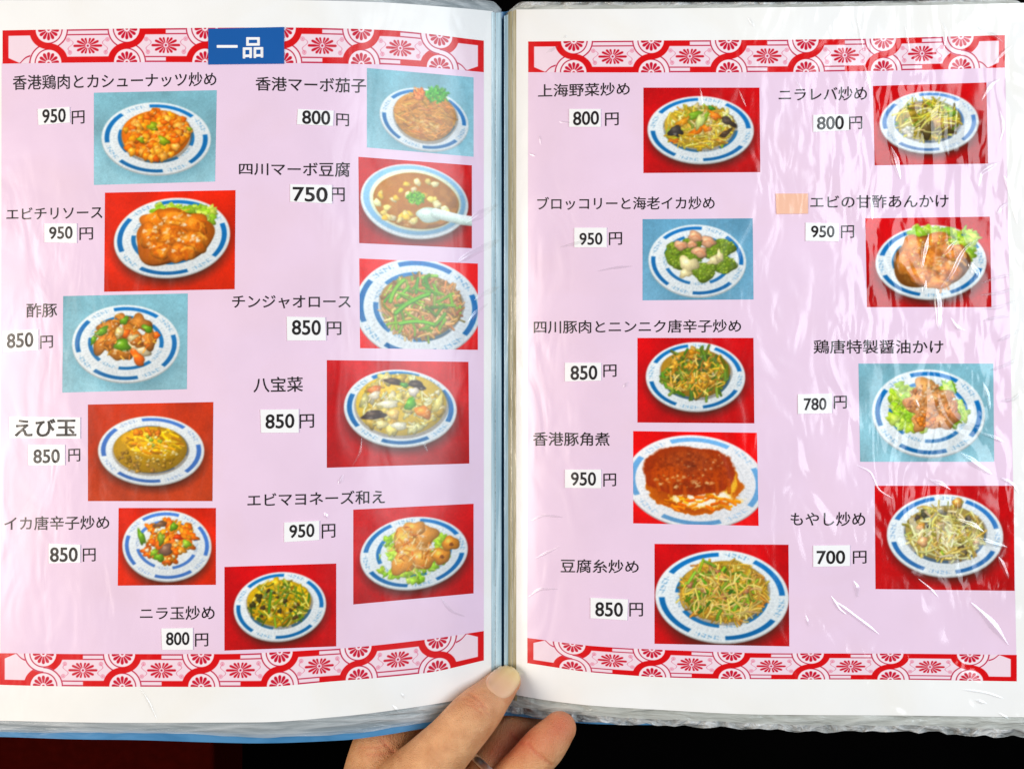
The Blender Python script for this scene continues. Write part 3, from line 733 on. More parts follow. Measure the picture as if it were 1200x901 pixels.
# ------------------------------------------------------------------ text
_glyphs = {}
def text_geo(body, bold):
    key = (body, bold)
    if key not in _glyphs:
        cu = bpy.data.curves.new('lettering', 'FONT')
        cu.body = body; cu.resolution_u = 4; cu.fill_mode = 'FRONT'
        ob = bpy.data.objects.new('lettering', cu); col.objects.link(ob)
        dg = bpy.context.evaluated_depsgraph_get()
        me = bpy.data.meshes.new_from_object(ob.evaluated_get(dg))
        v = np.zeros(len(me.vertices) * 3); me.vertices.foreach_get('co', v); v = v.reshape(-1, 3)[:, :2]
        f = [tuple(p.vertices) for p in me.polygons]
        bpy.data.meshes.remove(me); bpy.data.objects.remove(ob); bpy.data.curves.remove(cu)
        if bold:                                       # heavier print: a thin band along every outline edge
            cnt = {}
            for ff in f:
                for a, b in zip(ff, ff[1:] + ff[:1]): cnt[(min(a, b), max(a, b))] = cnt.get((min(a, b), max(a, b)), 0) + 1
            ed = [e for e, n in cnt.items() if n == 1]; extra = []; base = len(v)
            for a, b in ed:
                d = v[b] - v[a]; l = np.hypot(*d) + 1e-9; d = d / l * bold; n = np.array([-d[1], d[0]])
                f.append((base, base + 1, base + 2, base + 3)); base += 4
                extra += [v[a] - d * .5 - n, v[b] + d * .5 - n, v[b] + d * .5 + n, v[a] - d * .5 + n]
            v = np.concatenate([v, np.array(extra)])
        lo, hi = v.min(0), v.max(0)
        _glyphs[key] = ((v - lo) / (hi - lo), f)
    return _glyphs[key]

def text_verts(body, x0, x1, yl, yr, lift, bold=0.010):
    g, f = text_geo(body, bold)
    u, v = g[:, 0], 1 - g[:, 1]
    px = x0 + u * (x1 - x0)
    yt = yl[0] + u * (yr[0] - yl[0]); yb = yl[1] + u * (yr[1] - yl[1])
    return surf(px, yt + v * (yb - yt), lift), f

def lettering(name, body, x0, x1, yl, yr, parent, bold=0.010, mat=None):
    v, f = text_verts(body, x0, x1, yl, yr, 0.00012, bold)
    return mesh_obj(name, v, f, mat or M_ink, parent, smooth=False)

def sticker(name, q, parent, words=(), mat=None, ink_mat=None, thick=0.00032, bold=0.018):
    """A paper slip of real thickness stuck on the page, its print just above its face."""
    nu = max(4, int(abs(q[1][0] - q[0][0]) / 4)); nv = 4
    px, py = quad_grid(q, nu, nv)
    top = surf(px, py, 0.0001 + thick)
    ring = list(range(nu + 1)) + [j * (nu + 1) + nu for j in range(1, nv + 1)] + [nv * (nu + 1) + i for i in range(nu - 1, -1, -1)] + [j * (nu + 1) for j in range(nv - 1, 0, -1)]
    low = surf(px[ring], py[ring], 0.00002)
    V = [top, low]; n0 = len(top); m = len(ring)
    F = [tuple(f) for f in grid_faces(nu, nv)]
    F += [(ring[i], ring[(i + 1) % m], n0 + (i + 1) % m, n0 + i) for i in range(m)]
    idx = [0] * len(F); off = n0 + m
    for body, x0, x1, yl, yr in words:
        v, f = text_verts(body, x0, x1, yl, yr, 0.00018 + thick, bold)
        V.append(v); F += [tuple(a + off for a in ff) for ff in f]; idx += [1] * len(f); off += len(v)
    return mesh_obj(name, np.concatenate(V), F, [mat or M_white, ink_mat or M_ink], parent, midx=idx, smooth=False)

# ------------------------------------------------------------------ the setting: dark room below the menu
def flat_mat(name, color, rough=0.8, spec=0.1, noise=60):
    m, nt, p = new_mat(name)
    N, L = nt.nodes, nt.links
    n = N.new('ShaderNodeTexNoise'); n.inputs['Scale'].default_value = noise; n.inputs['Detail'].default_value = 4
    cr = N.new('ShaderNodeValToRGB'); L.new(n.outputs['Fac'], cr.inputs['Fac'])
    cr.color_ramp.elements[0].color = (*[c * .6 for c in color], 1); cr.color_ramp.elements[1].color = (*[c * 1.4 for c in color], 1)
    L.new(cr.outputs[0], p.inputs['Base Color'])
    p.inputs['Roughness'].default_value = rough; p.inputs['Specular IOR Level'].default_value = spec
    return m

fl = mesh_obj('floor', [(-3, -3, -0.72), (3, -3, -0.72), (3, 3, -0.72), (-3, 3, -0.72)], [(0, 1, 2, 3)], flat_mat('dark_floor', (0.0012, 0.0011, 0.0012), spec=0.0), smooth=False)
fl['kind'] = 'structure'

def rounded_box(name, lo, hi, mat, bev, parent=None):
    bm = bmesh.new(); bmesh.ops.create_cube(bm, size=1)
    for v in bm.verts:
        for i in range(3): v.co[i] = lo[i] + (v.co[i] + .5) * (hi[i] - lo[i])
    bmesh.ops.bevel(bm, geom=bm.edges[:], offset=bev, segments=4, affect='EDGES', profile=.5)
    me = bpy.data.meshes.new(name); bm.to_mesh(me); bm.free()
    me.materials.append(mat)
    for p in me.polygons: p.use_smooth = True
    o = bpy.data.objects.new(name, me); col.objects.link(o)
    if parent: o.parent = parent
    return o

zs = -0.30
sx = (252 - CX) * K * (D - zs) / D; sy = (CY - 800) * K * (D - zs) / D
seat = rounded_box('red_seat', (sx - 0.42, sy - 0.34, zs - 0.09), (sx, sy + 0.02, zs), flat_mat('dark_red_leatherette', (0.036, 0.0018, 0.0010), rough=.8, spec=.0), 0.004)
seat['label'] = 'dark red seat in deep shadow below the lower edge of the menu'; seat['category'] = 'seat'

# ------------------------------------------------------------------ the menu
menu = bpy.data.objects.new('menu', None); col.objects.link(menu)
menu.location = (0, 0, 0); menu.empty_display_size = 0.05
menu['label'] = 'open restaurant menu in clear plastic sleeves with dish photos and yen prices'
menu['category'] = 'menu'

rng = np.random.RandomState(5)
def wob(seed, amp, step=18):
    r = np.random.RandomState(seed); xs = np.arange(-100, 1320, step); ys = (r.rand(len(xs)) - .5) * 2 * amp
    return lambda x: np.interp(x, xs, ys)

def strip(x0, x1, yt, yb, step_x, step_y, lift, warp=None):
    nu = max(2, int((x1 - x0) / step_x)); nv = step_y
    u = np.linspace(x0, x1, nu + 1); v = np.linspace(0, 1, nv + 1)
    px = np.tile(u, nv + 1).reshape(nv + 1, nu + 1)
    py = yt(px) + (yb(px) - yt(px)) * v[:, None]
    if warp is not None: px, py = warp(px, py)
    return surf(px.ravel(), py.ravel(), lift), grid_faces(nu, nv)

# outlines measured in the photo
pgT_L = hermite([-60, 0, 300, 430, 540, 577], [0, 0.5, 0, 2.5, 10, 13.5])
pgB_L = hermite([-60, 0, 150, 300, 400, 500, 577], [842, 844, 846.5, 846, 839, 826, 812])
pgT_R = hermite([605, 700, 900, 1100, 1190, 1260], [11.5, 11, 9, 6, 4, 3])
pgB_R = hermite([605, 640, 690, 750, 900, 1060, 1200, 1260], [814, 820, 826, 830, 837, 838, 840, 841])
slB_L = hermite([-60, 0, 100, 150, 250, 300, 400, 500, 592], [856, 857, 858.5, 858.5, 861, 864, 860, 846, 832])
cvB_L = hermite([-60, 0, 100, 150, 250, 300, 400, 450, 500, 592], [862, 863, 866, 866.5, 869.5, 870.5, 867, 861, 852.5, 838])
slB_R = hermite([592, 612, 680, 750, 850, 950, 1100, 1140, 1210, 1260], [835, 838, 844, 848.5, 852, 856.5, 857.5, 862, 863, 863])
slT_L = hermite([-60, 0, 300, 540, 577, 590], [-6, -5, -6, -1.5, 2, 14])
slT_R = hermite([592, 600, 612, 700, 900, 1080, 1185, 1194, 1204, 1215], [18, 10, 2.5, 3, 3, 1, -1, 2, 12, 30])

# back cover, bent with the pages
cvT = hermite([-60, 0, 300, 540, 580, 590, 600, 640, 1260], [-3, -3, -2, 4, 12, 14.5, 12, 9, 8])
cvB = hermite([-60, 0, 100, 150, 250, 300, 400, 450, 500, 592, 640, 700, 760, 900, 1260], [862, 863, 866, 866.5, 869.5, 870.5, 867, 861, 852.5, 838, 843, 848, 849, 849, 850])
v, f = strip(-60, 1188, cvT, cvB, 4, 24, -0.0030)
v2, f2 = strip(-60, 1188, cvT, cvB, 4, 24, -0.0042)
cover = mesh_obj('cover', np.concatenate([v, v2]), np.concatenate([f, f2[:, ::-1] + len(v)]), M_cover, menu)

# stacked sleeves: every sheet a little larger and lower than the page above it
for i, fr in enumerate((.34, .58, .80, 1.0)):
    w1, w2 = wob(10 + i, .7), wob(30 + i, .5)
    yb = lambda x, fr=fr, w=w1: pgB_L(x) + (slB_L(x) - pgB_L(x)) * fr + w(x) * fr
    yt = lambda x, fr=fr, w=w2: pgT_L(x) + (slT_L(x) - pgT_L(x)) * fr + w(x) * .4
    v, f = strip(-60, 578 + 9.5 * fr, yt, yb, 3, 40, -0.0004 * (i + 1))
    mesh_obj('plastic_sleeve', v, f, M_sleeve_l, menu)
for i, fr in enumerate((.36, .62, .84, 1.0)):
    w1, w2 = wob(50 + i, .8 + .5 * i, 11), wob(70 + i, .5)
    yb = lambda x, fr=fr, w=w1: pgB_R(x) + (slB_R(x) - pgB_R(x)) * fr + w(x) * fr
    yt = lambda x, fr=fr, w=w2: pgT_R(x) + (slT_R(x) - pgT_R(x)) * fr + w(x) * .35
    v, f = strip(604 - 11.5 * fr, 1194 + 12 * fr, yt, yb, 3, 40, -0.0004 * (i + 1))
    mesh_obj('plastic_sleeve', v, f, M_sleeve_r if i < 2 else M_crinkle, menu)
# welded seams beside the spine
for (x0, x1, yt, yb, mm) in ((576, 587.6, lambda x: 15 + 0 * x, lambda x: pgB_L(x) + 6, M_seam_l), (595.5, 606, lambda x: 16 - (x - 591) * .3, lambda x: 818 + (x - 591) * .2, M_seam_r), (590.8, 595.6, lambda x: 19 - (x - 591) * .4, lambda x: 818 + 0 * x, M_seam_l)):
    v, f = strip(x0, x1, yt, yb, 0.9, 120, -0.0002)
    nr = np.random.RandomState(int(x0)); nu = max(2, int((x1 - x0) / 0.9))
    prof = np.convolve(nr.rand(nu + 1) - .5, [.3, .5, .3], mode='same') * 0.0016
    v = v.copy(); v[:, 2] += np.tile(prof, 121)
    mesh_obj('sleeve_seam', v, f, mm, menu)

def build_page(side, x0, x1, pt, pb, kx0, kx1, kt, kb, lbl):
    v1, f1 = strip(x0, x1, pt, pb, 3, 200, 0.0)
    # printed pink ground
    nu, nv = 188, 180
    u, w = np.meshgrid(np.linspace(0, 1, nu + 1), np.linspace(0, 1, nv + 1))
    px = (kx0[0] * (1 - w) + kx0[1] * w) * (1 - u) + (kx1[0] * (1 - w) + kx1[1] * w) * u
    py = kt(px) + (kb(px) - kt(px)) * w
    v2 = surf(px.ravel(), py.ravel(), 0.00004); f2 = grid_faces(nu, nv, len(v1))
    o = mesh_obj('page', np.concatenate([v1, v2]), np.concatenate([f1, f2]), [M_paper, M_pink], menu, midx=[0] * len(f1) + [1] * len(f2))
    o['label'] = lbl
    return o

BT = {'L': (hermite([-5, 3, 245, 333, 450, 567], [36.3, 36, 33, 32.6, 35.5, 48]), hermite([-5, 3, 180, 333, 440, 500, 567], [75.3, 75, 73.2, 74.2, 75.8, 79, 85])),
      'R': (hermite([615, 735, 900, 1000, 1100, 1178], [49, 48, 47, 46, 43.5, 41.5]), hermite([615, 735, 900, 1050, 1178], [85, 85.3, 85, 83, 79.5]))}
BB = {'L': (hermite([-5, 0, 100, 250, 390, 500, 567], [765, 765, 766, 766, 760, 749, 739]), hermite([-5, 0, 100, 300, 390, 500, 567], [801.5, 802, 804, 804.5, 798, 788, 773.5])),
      'R': (hermite([617, 700, 800, 900, 1050, 1192], [747, 757, 762, 765, 765.5, 767]), hermite([617, 700, 800, 900, 1050, 1192], [776.5, 788, 794, 795.5, 796, 798]))}

page_l = build_page('L', -60, 577.5, pgT_L, pgB_L, (2, 0.5), (567, 567), lambda x: BT['L'][1](x) - 2, lambda x: BB['L'][0](x) + 2, 'left page with eleven dishes under a blue heading')
page_r = build_page('R', 605, 1203, pgT_R, pgB_R, (619, 618), (1178, 1191), lambda x: BT['R'][1](x) - 2, lambda x: BB['R'][0](x) + 2, 'right page with nine dishes')  # outer margin widened; its white paper stands in for glare off the film

BORDER = paint_border()
def border(parent, x0, x1, yt, yb, flip):
    nu, nv = 1130, 78
    c = BORDER
    cols = sample(c, nu, nv)
    if flip: cols = cols[::-1]
    u, w = np.meshgrid(np.linspace(0, 1, nu + 1), np.linspace(0, 1, nv + 1))
    px = x0 + (x1 - x0) * u; py = yt(px) + (yb(px) - yt(px)) * w
    mesh_obj('decorative_border', surf(px.ravel(), py.ravel(), 0.00009), grid_faces(nu, nv), M_print, parent, cols=cols)

border(page_l, 3, 567, *BT['L'], False)
border(page_l, -1.5, 567, *BB['L'], True)
border(page_r, 619, 1177.5, *BT['R'], False)
border(page_r, 618, 1191.5, *BB['R'], True)

title = sticker('title_label', [(244, 34), (333, 32), (333, 75), (244, 76)], page_l, [('一', 254, 278.5, (53.2, 56.4), (53.2, 56.4)), ('品', 284.5, 308.5, (44, 69), (44, 68))], M_blue, M_white, bold=0.02)
title['label'] = 'blue heading label with white characters'

def dish(page, what, ground, fn, q, name, x0, x1, yl, yr, st, num, nx0, nx1, ny0, ny1, yen, bold=0.010):
    W = (abs(q[1][0] - q[0][0]) + abs(q[2][0] - q[3][0])) / 2; H = (abs(q[3][1] - q[0][1]) + abs(q[2][1] - q[1][1])) / 2
    c = paint_photo(fn, W, H, ground, int(q[0][0]) + 7)
    nu, nv = int(W * 1.5), int(H * 1.5)
    px, py = quad_grid(q, nu, nv)
    o = mesh_obj('dish_photo', surf(px, py, 0.00010), grid_faces(nu, nv), M_print, page, cols=sample(c, nu, nv))
    o['label'] = what
    if name: lettering('dish_name', name, x0, x1, yl, yr, page, bold)
    sticker('price_sticker', st, page, [(num, nx0, nx1, ny0, ny1)])
    lettering('yen_mark', '円', *yen, page, 0.008)

def R(x0, y0, x1, y1): return [(x0, y0), (x1, y0), (x1, y1), (x0, y1)]
def same(a, b): return (a, b)
L = page_l
dish(L, 'photo of orange diced chicken with cashews on a pale blue ground', 'blue', d_cashew, [(110, 109), (254, 106), (252, 213), (110, 217)], '香港鶏肉とカシューナッツ炒め', 15, 253.5, (88.5, 106), (84.5, 101),
     [(44, 128), (81.5, 125.5), (82, 144), (45, 147)], '950', 49.5, 77, (128.5, 145), (127, 143.5), (84, 99, (130.5, 146), (129.5, 145)))
dish(L, 'photo of brown eggplant with parsley garnish on a pale blue ground', 'blue', d_eggplant, [(430, 80), (555, 91), (555, 184), (430, 173)], '香港マーボ茄子', 299.5, 429, (90, 106.5), (92, 109.5),
     [(349, 128), (391, 130), (390, 148), (348, 146)], '800', 354, 387, (129.5, 145.5), (130, 147), (394, 409, (133, 147.5), (134, 148.5)))
dish(L, 'photo of brown tofu soup with a white spoon', 'red', d_mabo, [(420, 184), (553, 194), (553, 291), (421, 285)], '四川マーボ豆腐', 280, 410, (191, 205), (190, 208),
     [(340, 216), (389, 217), (389, 239), (340, 236.5)], '750', 343, 384, (219, 236), (219.5, 237.5), (388, 404, (220, 236), (220, 236.5)))
dish(L, 'photo of shredded meat and green peppers filling its frame', 'hot', d_chinjao, [(421, 303), (560, 309), (560, 410), (422, 408)], 'チンジャオロース', 272, 411, (346, 361.5), (346, 361.5),
     [(336, 371), (381, 372), (382, 399), (336.5, 399)], '850', 342, 376, (375, 392.5), (375, 393), (383, 400, (377, 393), (377, 392.5)))
dish(L, 'photo of mixed seafood and vegetables in yellow sauce', 'red', d_happosai, [(383, 422), (549, 424), (550, 543), (383, 548)], '八宝菜', 297, 355, (442, 460), (441, 459),
     [(305, 480), (350, 479.5), (350, 507), (306, 507)], '850', 311, 345, (485.5, 502.5), (484.5, 501.5), (351, 368, (485.5, 502), (485, 501)))
dish(L, 'photo of fried prawns on lettuce tilted to the right', 'red', d_mayo, [(414, 597), (555, 590), (555, 695), (414, 708)], 'エビマヨネーズ和え', 290, 451, (578, 594), (573.5, 590),
     [(333, 612), (374, 610), (374, 632.5), (333, 635)], '950', 339, 368.5, (615, 630.5), (613, 629), (377, 393, (614, 631), (613.5, 629.5)))
dish(L, 'photo of glossy chili prawns with lettuce on an orange red ground', 'orange', d_chili, [(123, 226), (276, 223), (275, 339), (122, 342)], 'エビチリソース', 7.5, 120, (244, 258), (241, 256),
     [(52, 262), (90, 262), (90, 285), (52, 284)], '950', 57.5, 85, (266, 280.5), (265, 280), (93, 109, (267, 281.5), (266.5, 281)))
dish(L, 'photo of sweet and sour pork on a pale blue ground', 'blue', d_subuta, [(74, 347), (220, 344), (219, 456), (73, 460)], '酢豚', 31, 67, (355.5, 372.5), (355, 371.5),
     [(3, 388), (45, 386), (45, 410), (4, 413)], '850', 8, 39, (391, 408.5), (389, 406.5), (47, 62, (393.5, 409), (393, 407.5)))
dish(L, 'photo of prawn omelette in brown sauce on a brick red ground', 'brick', d_ebitama, [(103, 474), (250, 471), (249, 587), (103, 587)], '', 0, 0, 0, 0,
     [(33, 521), (76, 521), (76, 545), (33, 545)], '850', 39, 70, (526.5, 543), (526, 542.5), (80, 94, (526, 541), (525.5, 540.5)))
ns = sticker('name_sticker', [(11, 488), (94, 489), (94, 514), (11, 513)], L, [('えび玉', 17, 89.5, (491, 512), (490.5, 511.5))], bold=0.022)
dish(L, 'photo of orange squid with green vegetables, smallest photo of its page', 'orange', d_squid, [(139, 595), (253, 595), (253, 685), (138, 686)], 'イカ唐辛子炒め', 5, 128, (605, 621.5), (603.5, 620),
     [(57, 636.5), (94, 638), (94, 659), (57, 660)], '850', 58.5, 91, (641, 658.5), (641, 658), (97, 112, (642.5, 658), (642, 657.5)))
dish(L, 'photo of egg and chive stir fry in the lower corner', 'red', d_niratama, [(263, 664), (394, 660), (394, 757), (263, 762)], 'ニラ玉炒め', 164, 251.5, (711, 726), (709, 726),
     [(189, 736), (226, 735.5), (226, 761), (190, 761)], '800', 194.5, 222, (740.5, 756), (740, 755.5), (228.5, 244, (742, 757.5), (741.5, 757)))
P = page_r
dish(P, 'photo of mixed vegetable stir fry with carrot', 'red', d_shanghai, [(754, 103), (890, 103), (891, 202), (754, 203)], '上海野菜炒め', 630.5, 738, (99, 114.5), (96.5, 112),
     [(667, 128), (704, 128), (704, 149), (667, 149)], '800', 671.5, 702, (131, 147.5), (130, 146.5), (709, 725, (132.5, 148), (132, 147)))
dish(P, 'photo of liver and chives under glaring film', 'red', d_liver, [(1023, 101), (1156, 97), (1158, 192), (1025, 194)], 'ニラレバ炒め', 912.5, 1016, (104, 119), (101, 118),
     [(953, 135), (995, 134), (995, 153), (953, 155)], '800', 957.5, 989, (137, 152.5), (135.5, 152), (995, 1010.5, (137, 152), (136.5, 151.5)))
dish(P, 'photo of broccoli with prawns and squid on a steel blue ground', 'steel', d_broccoli, [(753, 257), (882, 256), (883, 351), (753, 352)], 'ブロッコリーと海老イカ炒め', 629.5, 837.5, (231, 246.5), (230, 245.5),
     [(673, 267), (711, 267), (711, 290), (673, 290)], '950', 679, 706, (273, 287.5), (272.5, 287), (713.5, 729, (272.5, 287.5), (272, 287)))
dish(P, 'photo of prawns in orange sauce with lettuce on red', 'red', d_ankake, [(1014, 256), (1160, 254), (1162, 360), (1016, 360)], 'エビの甘酢あんかけ', 949.5, 1111.5, (229.5, 244.5), (227.5, 243.5),
     [(944, 261), (983, 262), (983, 283), (944, 282.5)], '950', 950.5, 978, (264.5, 278.5), (264.5, 278.5), (985.5, 1001, (264.5, 279.5), (264, 279)))
dish(P, 'photo of garlic stems and pork on red', 'red', d_garlic, [(747, 396), (883, 396), (884, 496), (747, 495)], '四川豚肉とニンニク唐辛子炒め', 625.5, 868.5, (375.5, 391), (374, 389.5),
     [(662, 425), (704.5, 425), (704.5, 446), (662, 447)], '850', 668.5, 700, (428.5, 445.5), (428, 445), (707, 722.5, (427.5, 442), (427, 441.5)))
dish(P, 'photo of fried chicken on lettuce on a pale blue ground', 'blue', d_karaage, [(1006, 426), (1164, 426), (1165, 541), (1008, 541)], '鶏唐特製醤油かけ', 953.5, 1105.5, (398, 414.5), (398, 414.5),
     [(935, 462), (975, 461), (975, 484), (935, 485)], '780', 942, 968.5, (466.5, 481), (466, 480.5), (977, 992.5, (464, 479), (463.5, 478.5)))
dish(P, 'photo of a braised pork slab in dark sauce filling its frame', 'hot', d_kakuni, [(742, 505), (887, 507), (889, 616), (742, 613)], '香港豚角煮', 624.5, 714.5, (506, 522.5), (506.5, 522.5),
     [(662, 550), (704.5, 550), (704.5, 572), (662, 571.5)], '950', 669, 698.5, (553, 569), (553, 569), (707, 722, (555, 570), (554.5, 569.5)))
dish(P, 'photo of bean sprout stir fry under glaring film', 'red', d_moyashi, [(1025, 569), (1188, 569), (1189, 692), (1026, 690)], 'もやし炒め', 926.5, 1014, (600, 616), (599.5, 616.5),
     [(953, 639), (996, 638.5), (996, 663), (953, 664)], '700', 957, 990.5, (645, 661), (644.5, 660.5), (999.5, 1015.5, (645.5, 660.5), (645, 660)))
dish(P, 'photo of tofu noodles with green vegetables', 'red', d_tofu, [(767, 637), (924, 638), (925, 757), (767, 754)], '豆腐糸炒め', 657, 748.5, (654.5, 671), (656, 671.5),
     [(692, 700), (736, 702), (735, 726.5), (692, 724)], '850', 697.5, 730, (705, 722), (705.5, 722.5), (737.5, 753.5, (706, 722), (706, 722)))
os_ = sticker('blank_sticker', [(909, 227), (947, 227), (947, 250.5), (910, 251)], P, mat=M_orange)
os_['label'] = 'plain orange sticker'

# wrinkles standing up in the clear film: long lens-shaped ridges with a rounded section
ridges = [
 ([(1088, 275), (1083, 291), (1080, 314)], 4.5), ([(1121, 281), (1110, 291), (1103, 303)], 4.5), ([(1146, 280), (1130, 291), (1121, 304), (1113, 322), (1101, 338)], 4.5),
 ([(1097, 338), (1099, 362), (1100, 386)], 5.5), ([(1135, 308), (1142, 318), (1147, 326)], 6), ([(1085, 328), (1081, 343)], 3.5), ([(1020, 230), (1022, 258)], 3),
 ([(1044, 172), (1049, 190), (1055, 210)], 5), ([(1012, 75), (1020, 106)], 3), ([(1004, 20), (1012, 60)], 2), ([(1150, 118), (1160, 100), (1172, 92)], 3.5), ([(1172, 130), (1175, 150), (1172, 165)], 2.5),
 ([(1147, 218), (1149, 204), (1158, 196), (1172, 190)], 4), ([(1140, 30), (1165, 42), (1176, 50)], 2.5), ([(1165, 75), (1175, 62), (1186, 54)], 2.5), ([(1168, 252), (1174, 242), (1182, 238)], 3),
 ([(1176, 205), (1186, 232), (1192, 262)], 3.5), ([(1150, 332), (1166, 326), (1186, 322)], 2.5), ([(1148, 346), (1168, 344), (1188, 338)], 2.5), ([(1150, 362), (1170, 360), (1190, 352)], 2.5), ([(1152, 376), (1168, 372), (1186, 370)], 2.2),
 ([(1114, 372), (1122, 384), (1132, 388)], 2.5), ([(1073, 468), (1077, 478)], 2), ([(1150, 508), (1162, 512), (1176, 518)], 3), ([(1126, 531), (1142, 543), (1162, 556)], 5), ([(1152, 448), (1158, 466), (1160, 480)], 3),
 ([(1004, 545), (1020, 554), (1030, 574), (1046, 584)], 1.8), ([(1120, 608), (1136, 615), (1153, 623)], 5), ([(1144, 631), (1160, 636), (1180, 641)], 4), ([(1170, 652), (1176, 664), (1182, 678)], 3.5), ([(1088, 562), (1100, 567), (1114, 574)], 4),
 ([(978, 704), (1002, 722), (1030, 743)], 3), ([(974, 698), (984, 714), (992, 720)], 2.5), ([(1000, 680), (1004, 690), (1004, 700)], 3.5), ([(1138, 706), (1160, 728), (1182, 756)], 5), ([(1076, 678), (1090, 690), (1100, 700)], 2), ([(1128, 808), (1152, 811), (1176, 818)], 2),
 ([(1142, 820), (1156, 824)], 2.5), ([(1170, 835), (1182, 842)], 2), ([(944, 720), (948, 735)], 2), ([(1168, 400), (1186, 392), (1194, 386)], 2.5), ([(1160, 434), (1178, 428), (1192, 420)], 2.5), ([(1172, 470), (1186, 468), (1196, 460)], 3), ([(1172, 560), (1184, 566), (1194, 578)], 3),
 ([(1100, 22), (1108, 40), (1106, 58)], 2), ([(1060, 30), (1066, 60)], 2), ([(930, 90), (942, 110)], 1.5), ([(876, 20), (884, 32)], 2), ([(820, 102), (824, 124)], 1.2), ([(866, 106), (874, 125)], 1.2),
 ([(546, 262), (562, 252), (584, 240)], 5), ([(535, 308), (556, 296), (586, 281)], 5), ([(556, 352), (568, 344), (586, 336)], 3.5), ([(548, 378), (560, 365), (572, 356)], 3), ([(424, 512), (422, 528), (413, 546)], 1.6), ([(495, 517), (501, 530)], 1.8), ([(402, 556), (396, 568)], 2.5),
 ([(380, 600), (384, 608)], 2.5), ([(164, 806), (174, 822), (184, 844)], 1.6), ([(460, 826), (468, 836)], 2.2), ([(470, 812), (474, 818)], 1.8), ([(516, 700), (530, 716), (545, 722)], 2), ([(640, 62), (646, 59), (654, 54)], 2), ([(660, 45), (664, 42)], 1.8),
 ([(668, 144), (655, 143)], 1.5), ([(655, 290), (672, 286), (690, 281)], 1.8), ([(632, 158), (634, 170)], 1.5), ([(620, 180), (628, 183)], 1.5), ([(700, 318), (720, 314), (742, 312)], 1.5), ([(626, 655), (640, 648), (656, 640)], 1.6), ([(622, 610), (640, 604), (660, 606)], 1.6), ([(618, 700), (636, 690), (654, 690)], 1.8), ([(730, 454), (736, 448)], 2)]
def ridge_geo(pts, w, off):
    pts = np.array(pts, float)
    d = np.concatenate([[0], np.cumsum(np.hypot(*np.diff(pts, axis=0).T))])
    n = max(6, int(d[-1] / 1.6)); s = np.linspace(0, d[-1], n + 1)
    if len(pts) == 2: x, y = np.interp(s, d, pts[:, 0]), np.interp(s, d, pts[:, 1])
    else: x, y = hermite(d, pts[:, 0])(s), hermite(d, pts[:, 1])(s)
    tx, ty = np.gradient(x), np.gradient(y); l = np.hypot(tx, ty); nx, ny = -ty / l, tx / l
    m = 10; q = np.linspace(-1, 1, m + 1)
    env = np.sin(np.linspace(0.04, math.pi - .04, n + 1)) ** .7
    rr = random.Random(int(pts[0, 0] * 7 + pts[0, 1])); ph = rr.uniform(0, 6)
    env *= 1 + .18 * np.sin(np.linspace(0, 9, n + 1) + ph)
    px = x[:, None] + nx[:, None] * q[None, :] * (w / 2 * env)[:, None]
    py = y[:, None] + ny[:, None] * q[None, :] * (w / 2 * env)[:, None]
    h = (np.cos(q * math.pi) * .5 + .5)[None, :] * (w * .16 * env)[:, None] * K
    v = surf(px.ravel(), py.ravel(), h.ravel() + 0.00050)
    i = np.arange(m)[None, :]; j = np.arange(n)[:, None]; a = j * (m + 1) + i
    return v, np.stack([a, a + 1, a + m + 2, a + m + 1], -1).reshape(-1, 4) + off
for pts, w in ridges:
    v, f = ridge_geo(pts, w * 1.8, 0)
    mesh_obj('film_wrinkle', v, f, M_film, page_l if pts[0][0] < 595 else page_r)

# ------------------------------------------------------------------ the hand
def pxr(r, zmm): return r * K * (D - zmm * .001) / D

def tube(chain, flat=1.0):
    """Tapered rounded chain (px, py, z mm, radius px) as spheres swept densely."""
    c = np.array(chain, float)
    d = np.concatenate([[0], np.cumsum(np.hypot(*np.diff(c[:, :2], axis=0).T))])
    s = np.linspace(0, d[-1], max(8, int(d[-1] / 2.5)))
    cols_ = [hermite(d, c[:, i])(s) for i in range(4)]
    P = to3d(cols_[0], cols_[1], cols_[2] * .001)
    rad = np.array([pxr(r, z) for r, z in zip(cols_[3], cols_[2])])
    return P, rad

bm = bmesh.new()
def add_chain(chain, squash=1.0):
    P, rad = tube(chain)
    n = len(P); seg = 28
    T = np.gradient(P, axis=0); T /= np.linalg.norm(T, axis=1)[:, None]
    up = np.array([0, 0, 1.0])
    rings = []
    def ring(p, t, r):
        a = np.cross(t, up); a /= np.linalg.norm(a); b = np.cross(a, t)
        return [bm.verts.new(p + r * (math.cos(q) * a + math.sin(q) * b * squash)) for q in np.linspace(0, 2 * math.pi, seg, endpoint=False)]
    for k in range(8, 0, -1):
        a = k / 8.5 * math.pi / 2
        rings.append(ring(P[0] - T[0] * rad[0] * math.sin(a), T[0], rad[0] * math.cos(a)))
    for i in range(n): rings.append(ring(P[i], T[i], rad[i]))
    for k in range(1, 9):
        a = k / 8.5 * math.pi / 2
        rings.append(ring(P[-1] + T[-1] * rad[-1] * math.sin(a), T[-1], rad[-1] * math.cos(a)))
    for A, B in zip(rings[:-1], rings[1:]):
        for i in range(seg): bm.faces.new((A[i], A[(i+1) % seg], B[(i+1) % seg], B[i]))
    bm.faces.new(rings[0][::-1]); bm.faces.new(rings[-1])

